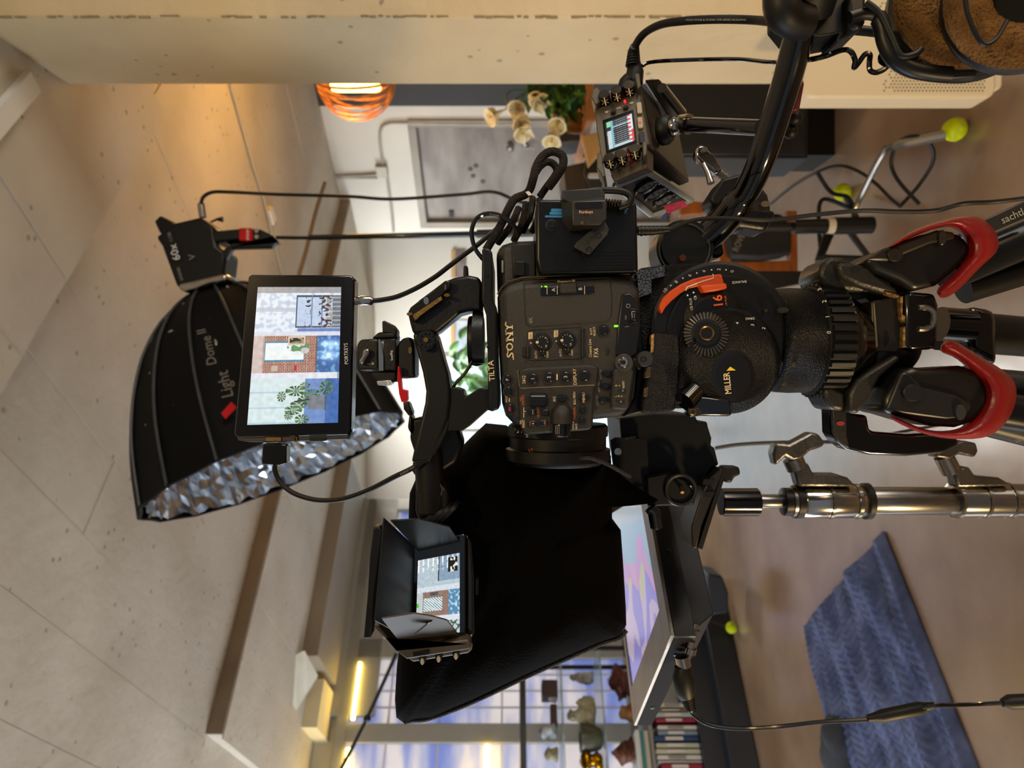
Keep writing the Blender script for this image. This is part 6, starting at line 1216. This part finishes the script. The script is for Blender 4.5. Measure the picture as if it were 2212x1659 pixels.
# socket side
sN = Pl(1415, 410, .72, (-.72, -.7, .1)); XF = mat('frame_pale_blue', '7e8890', .35, .4, col2='6d767d', scale=20)
xq = [(1328, 396), (1396, 366), (1492, 428), (1405, 460)]
x3 = [P(1328, 396, .675), P(1396, 366, .675), P(1492, 428, .79), P(1405, 460, .79)]; xn = (x3[1] - x3[0]).cross(x3[3] - x3[0]).normalized(); xn = xn if xn.dot(V((-.3, -1, 0))) > 0 else -xn
MB().hexa([p + xn * .001 for p in x3], [p - xn * .01 for p in x3]).build('socket_panel', mat('panel_black', '101113', .4), rd, bevel=.001)
for i in range(4): MB().tube([x3[i] + xn * .002, x3[(i + 1) % 4] + xn * .002], .0035, 8).build('frame_bar', XF, rd, label='pale blue grey frame bar')
xu = (x3[1] - x3[0]).normalized(); xv = (x3[3] - x3[0]).normalized()
for t in (.27, .50, .73):
    c = (x3[0] * (1 - t) + x3[3] * t) * .45 + (x3[1] * (1 - t) + x3[2] * t) * .55 + xn * .002
    MB().lathe(c, xn, [(.0, .0), (.0095, .0), (.0095, .002), (.012, .003), (.0125, 0)], 28).build('socket_ring', BLKG, rd); MB().lathe(c, xn, [(0, .0016), (.009, .0012), (.009, 0)], 24).build('socket_insert', mat('insert_grey', '3e4246', .4), rd)
    for a in (0, 2.1, 4.2): MB().lathe(c + xu * .004 * math.cos(a) + xv * .004 * math.sin(a) + xn * .0016, xn, [(0, .0006), (.0013, .0004), (.0014, 0)], 10).build('contact', GRV, rd)
    for s_ in (-1, 1): MB().lathe(c + xu * .013 * s_ + xv * .008, xn, [(0, .002), (.0016, .0014), (.0018, 0)], 10).build('screw', CHR, rd)
MB().tube([P(1443, 395, .73), P(1483, 420, .78)], .0035, 10).build('chrome_bar', CHR, rd)
tpq = MB().prism(Pl(1460, 447, .72), [(1433, 445), (1476, 433), (1486, 447), (1465, 452), (1443, 463), (1438, 455)], 0, .001).build('pink_tape', mat('pink_tape', 'c43a5e', .7, col2='b23252', scale=30, bump=.3), rd, label='torn pink tape')
MB().prism(Pl(1460, 447, .721), [(1427, 470), (1440, 458), (1450, 461), (1431, 477)], 0, .001).build('blue_tape', mat('blue_tape', '3a4a8e', .6), rd, label='blue tape end')
# upper accessory on the recorder: strap and label
MB().hexa([P(1392, 172, .70), P(1425, 170, .71), P(1474, 240, .78), P(1450, 262, .77)], [P(1392, 180, .73), P(1425, 178, .74), P(1474, 246, .81), P(1450, 268, .80)]).build('top_cover', mat('cover_grey', '1d1f22', .3), rd, bevel=.002)
MB().tube([P(1430, 190, .705), P(1474, 245, .765)], .005, 10).build('cover_rod', BLKG, rd)
MB().hexa([P(1416, 216, .69), P(1424, 220, .69), P(1447, 258, .72), P(1438, 267, .72)], [P(1416, 216, .692), P(1424, 220, .692), P(1447, 258, .722), P(1438, 267, .722)]).build('white_label', mat('label_lilac', '8d8a94', .5), rd)
MB().lathe(P(1424, 283, .70), V((0, -.6, -1)), [(0, 0), (.013, 0), (.0145, .002), (.0145, .008), (.012, .012), (0, .012)], 28).build('thumb_screw', RUB, rd)
# --- mic cable and plug at the recorder
pj = cable('microphone_cable', [(1368, 175, .70), (1367, 150, .70), (1368, 120, .695), (1374, 96, .69), (1392, 72, .68), (1425, 54, .66), (1470, 46, .64), (1540, 42, .62), (1620, 43, .60), (1690, 50, .56), (1760, 60, .54), (1860, 66, .53), (1950, 76, .52), (2030, 80, .52)], .0036, RUB, 'thick black microphone cable arching from the recorder along the top', seg=12)
text('HOSA STAGE & STUDIO CMK-SERIES MICROPHONE CABLE', Pl(1560, 45, .60), 1560, 43, 4.2, GREYP, pj, 0, sx=1.0, h=.001)
MB().tube([P(1368, 178, .70), P(1372, 155, .70), P(1370, 135, .70), P(1369, 110, .695), P(1371, 100, .69)], [.0095, .0085, .0062, .0056, .0045], 16).build('plug', RUB, pj)
for k in range(6): MB().tube([P(1366 + k * .3, 142 - k * 6, .697), P(1366 + k * .3, 139 - k * 6, .697)], .0068 - k * .0003, 14).build('relief_rib', RUB, pj)
cable('headphone_cable', [(1388, 142, .70), (1402, 135, .70), (1440, 131, .69), (1530, 128, .68), (1600, 128, .66), (1660, 134, .62), (1690, 134, .60), (1740, 130, .52), (1780, 122, .5), (1820, 108, .5), (1838, 112, .5), (1847, 130, .5), (1845, 146, .5), (1853, 138, .5), (1868, 118, .5), (1879, 118, .5), (1878, 135, .5), (1880, 152, .5), (1895, 156, .5), (1915, 145, .5), (1918, 125, .5), (1905, 118, .5), (1903, 132, .5), (1920, 140, .5), (1940, 128, .5), (1950, 115, .51), (1952, 140, .5), (1975, 130, .5), (1985, 108, .5), (1990, 138, .5), (2010, 125, .5), (2030, 148, .5), (2060, 140, .5), (2180, 128, .49), (2200, 142, .49), (2206, 122, .49), (2230, 140, .49)], .0019, BLKG, 'coiled thin black headphone cable between recorder and headphones', n=8)
tag(MB().tube([P(1345, 195, .69), P(1350, 178, .69), P(1358, 170, .69)], .006, 12).build('black_plug', RUB), 'stubby black plug in the corner of the recorder beside the microphone plug', 'plug')
# --- articulated clamp arms: chrome swivel + rod
ca = thing('swivel_rod_mount', 'black clamp arm with a chrome swivel joining recorder and pan bar', 'arm', P(1560, 275, .66))
MB().tube([P(1486, 269, .68), P(1490, 269, .68), P(1640, 276, .62)], [.0065, .007, .007], 16).build('rod', BLKG, ca); MB().tube([P(1449, 275, .69), P(1462, 272, .69), P(1466, 268, .69), P(1488, 268, .68)], [.006, .007, .0085, .0095], 18).build('swivel', CHR, ca, label='chrome swivel end'); MB().ball(P(1455, 274, .69), .0095, 14).build('ball_joint', CHR, ca)
MB().disc(Pl(1460, 260, .68), 1462, 259, 5, -.003, .001, 14).build('bolt', STL, ca)
c2_ = thing('chrome_ball_joint', 'chrome pivot with a threaded bolt and small lever below the recorder', 'joint', P(1560, 340, .64)); JP = Pl(1530, 340, .64)
MB().prism(JP, [(1501, 328), (1506, 316), (1516, 311), (1526, 315), (1545, 335), (1563, 362), (1552, 375), (1543, 372), (1524, 356), (1516, 350), (1504, 340)], -.012, 0).build('pivot_body', CHR, c2_, bevel=.003); MB().disc(JP, 1521, 325, 6, 0, .003, 20).build('pivot_bolt', STL, c2_)
MB().tube([JP.at(1520, 354, -.002), JP.at(1530, 375, .002), JP.at(1536, 396, .004)], [.0022, .0026, .0034], 10).build('lever', CHR, c2_)
for k in range(8): MB().tube([JP.at(1551 + k * 2.6, 370 + k * 2.2, -.006), JP.at(1552.6 + k * 2.6, 371.4 + k * 2.2, -.006)], .0052 if k % 2 else .0044, 12).build('bolt_thread', STL, c2_)
tag(MB().prism(Pl(1570, 410, .6), [(1532, 428), (1560, 385), (1600, 374), (1612, 380), (1600, 410), (1560, 445), (1542, 446)], -.03, 0).build('rubber_clamp', RUB, bevel=.006), 'black rubber clamp jaw gripping the lower pan bar', 'clamp')
tag(MB().prism(Pl(1650, 430, .59), [(1612, 400), (1640, 395), (1660, 420), (1668, 455), (1640, 470), (1605, 430)], -.02, 0).build('clamp_plate', mat('plate_brown', '241b12', .45), bevel=.003), 'brown black clamp plate with a round button by the pan bar bend', 'clamp')
MB().disc(Pl(1650, 430, .588), 1652, 441, 10, 0, .002, 24, ry=6).build('round_button', mat('button_taupe', '6a5c4c', .4), bpy.data.objects['clamp_plate'])
# ================================================================ headphones hanging top right
hp_ = thing('headphones', 'black headphones with fuzzy brown velour ear cushions at the top right corner', 'headphones', P(2050, 60, .5)); FUR = mat('brown_velour', '6e4c26', .95, col2='8c6840', scale=40, bump=1.0, bscale=420, spec=.1, ramp=(.3, .7))
def cushion(X, Y, d, R, r, ax_):
    c = P(X, Y, d); ax_ = V(ax_).normalized(); u = ax_.orthogonal().normalized(); w_ = ax_.cross(u); vs = []; NS, NT = 96, 26
    for i in range(NS):
        a = 2 * math.pi * i / NS; q = u * math.cos(a) + w_ * math.sin(a)
        for k in range(NT):
            b_ = 2 * math.pi * k / NT; rr = r * (1 + .05 * noise.noise(V((a * 9, b_ * 2, X))) + .02 * noise.noise(V((a * 40, b_ * 9, X)))); vs.append(c + q * (R + rr * math.cos(b_)) + ax_ * rr * .75 * math.sin(b_))
    fs = [(i * NT + k, i * NT + (k + 1) % NT, ((i + 1) % NS) * NT + (k + 1) % NT, ((i + 1) % NS) * NT + k) for i in range(NS) for k in range(NT)]
    MB().add(vs, fs, True).build('ear_cushion', FUR, hp_, label='fuzzy brown velour cushion')
    MB().lathe(c - ax_ * r * .7, ax_, [(0, -.02), (R + r * .7, -.02), (R + r * 1.05, -.01), (R + r * 1.06, .002), (R + r * .9, .004), (0, .004)], 60).build('ear_cup', RUB, hp_)
    MB().lathe(c - ax_ * r * .2, ax_, [(0, 0), (R - r * .5, 0)], 40).build('inner_cloth', mat('inner_black', '060606', .9), hp_)
cushion(2105, -10, .485, .034, .0165, (.05, -1, .25)); cushion(2225, -25, .44, .033, .0135, (-.25, -1, .5))
MB().tube(cr([P(1835, 38, .475), P(1862, 30, .475), P(1892, 34, .475), P(1905, 58, .475), P(1912, 90, .475), P(1930, 125, .475), P(1965, 148, .475), P(2010, 158, .475), P(2052, 162, .475)], 5), [.004] * 11 + [.0055] * 30, 12).build('yoke', BLK, hp_)
MB().prism(Pl(2080, 160, .472), rrect(2048, 154, 2108, 169, 4, ang=-4), -.006, .001).build('yoke_end', mat('yoke_cap', '14181e', .4), hp_, bevel=.001)
MB().tube(cr([P(1870, 5, .47), P(1900, 30, .47), P(1925, 80, .47), P(1945, 120, .47), P(1975, 118, .47), P(1990, 105, .47)], 5), .0022, 10).build('lead', RUB, hp_)
MB().prism(Pl(1780, 20, .49), [(1690, -20), (1866, -20), (1866, 50), (1852, 70), (1830, 78), (1812, 88), (1806, 84), (1816, 70), (1770, 78), (1716, 62), (1690, 30)], -.03, 0).build('headband', RUB, hp_, bevel=.008, seg=3)
MB().prism(Pl(1780, 20, .485), [(1826, -10), (1866, -10), (1866, 55), (1850, 72), (1826, 60)], -.01, .004).build('slider', BLK, hp_, bevel=.003)
MB().tube(cr([P(2085, -20, .43), P(2090, 30, .43), P(2120, 92, .43), P(2150, 85, .43), P(2175, 45, .43)], 5), .0014, 8).build('thin_lead', RUB, hp_)
MB().prism(Pl(1765, 80, .50), [(1763, 76), (1769, 72), (1768, 84), (1762, 90)], 0, .001).build('blue_lamp', mat('blue_glow', '2040ff', .4, emit=2.0), hp_)
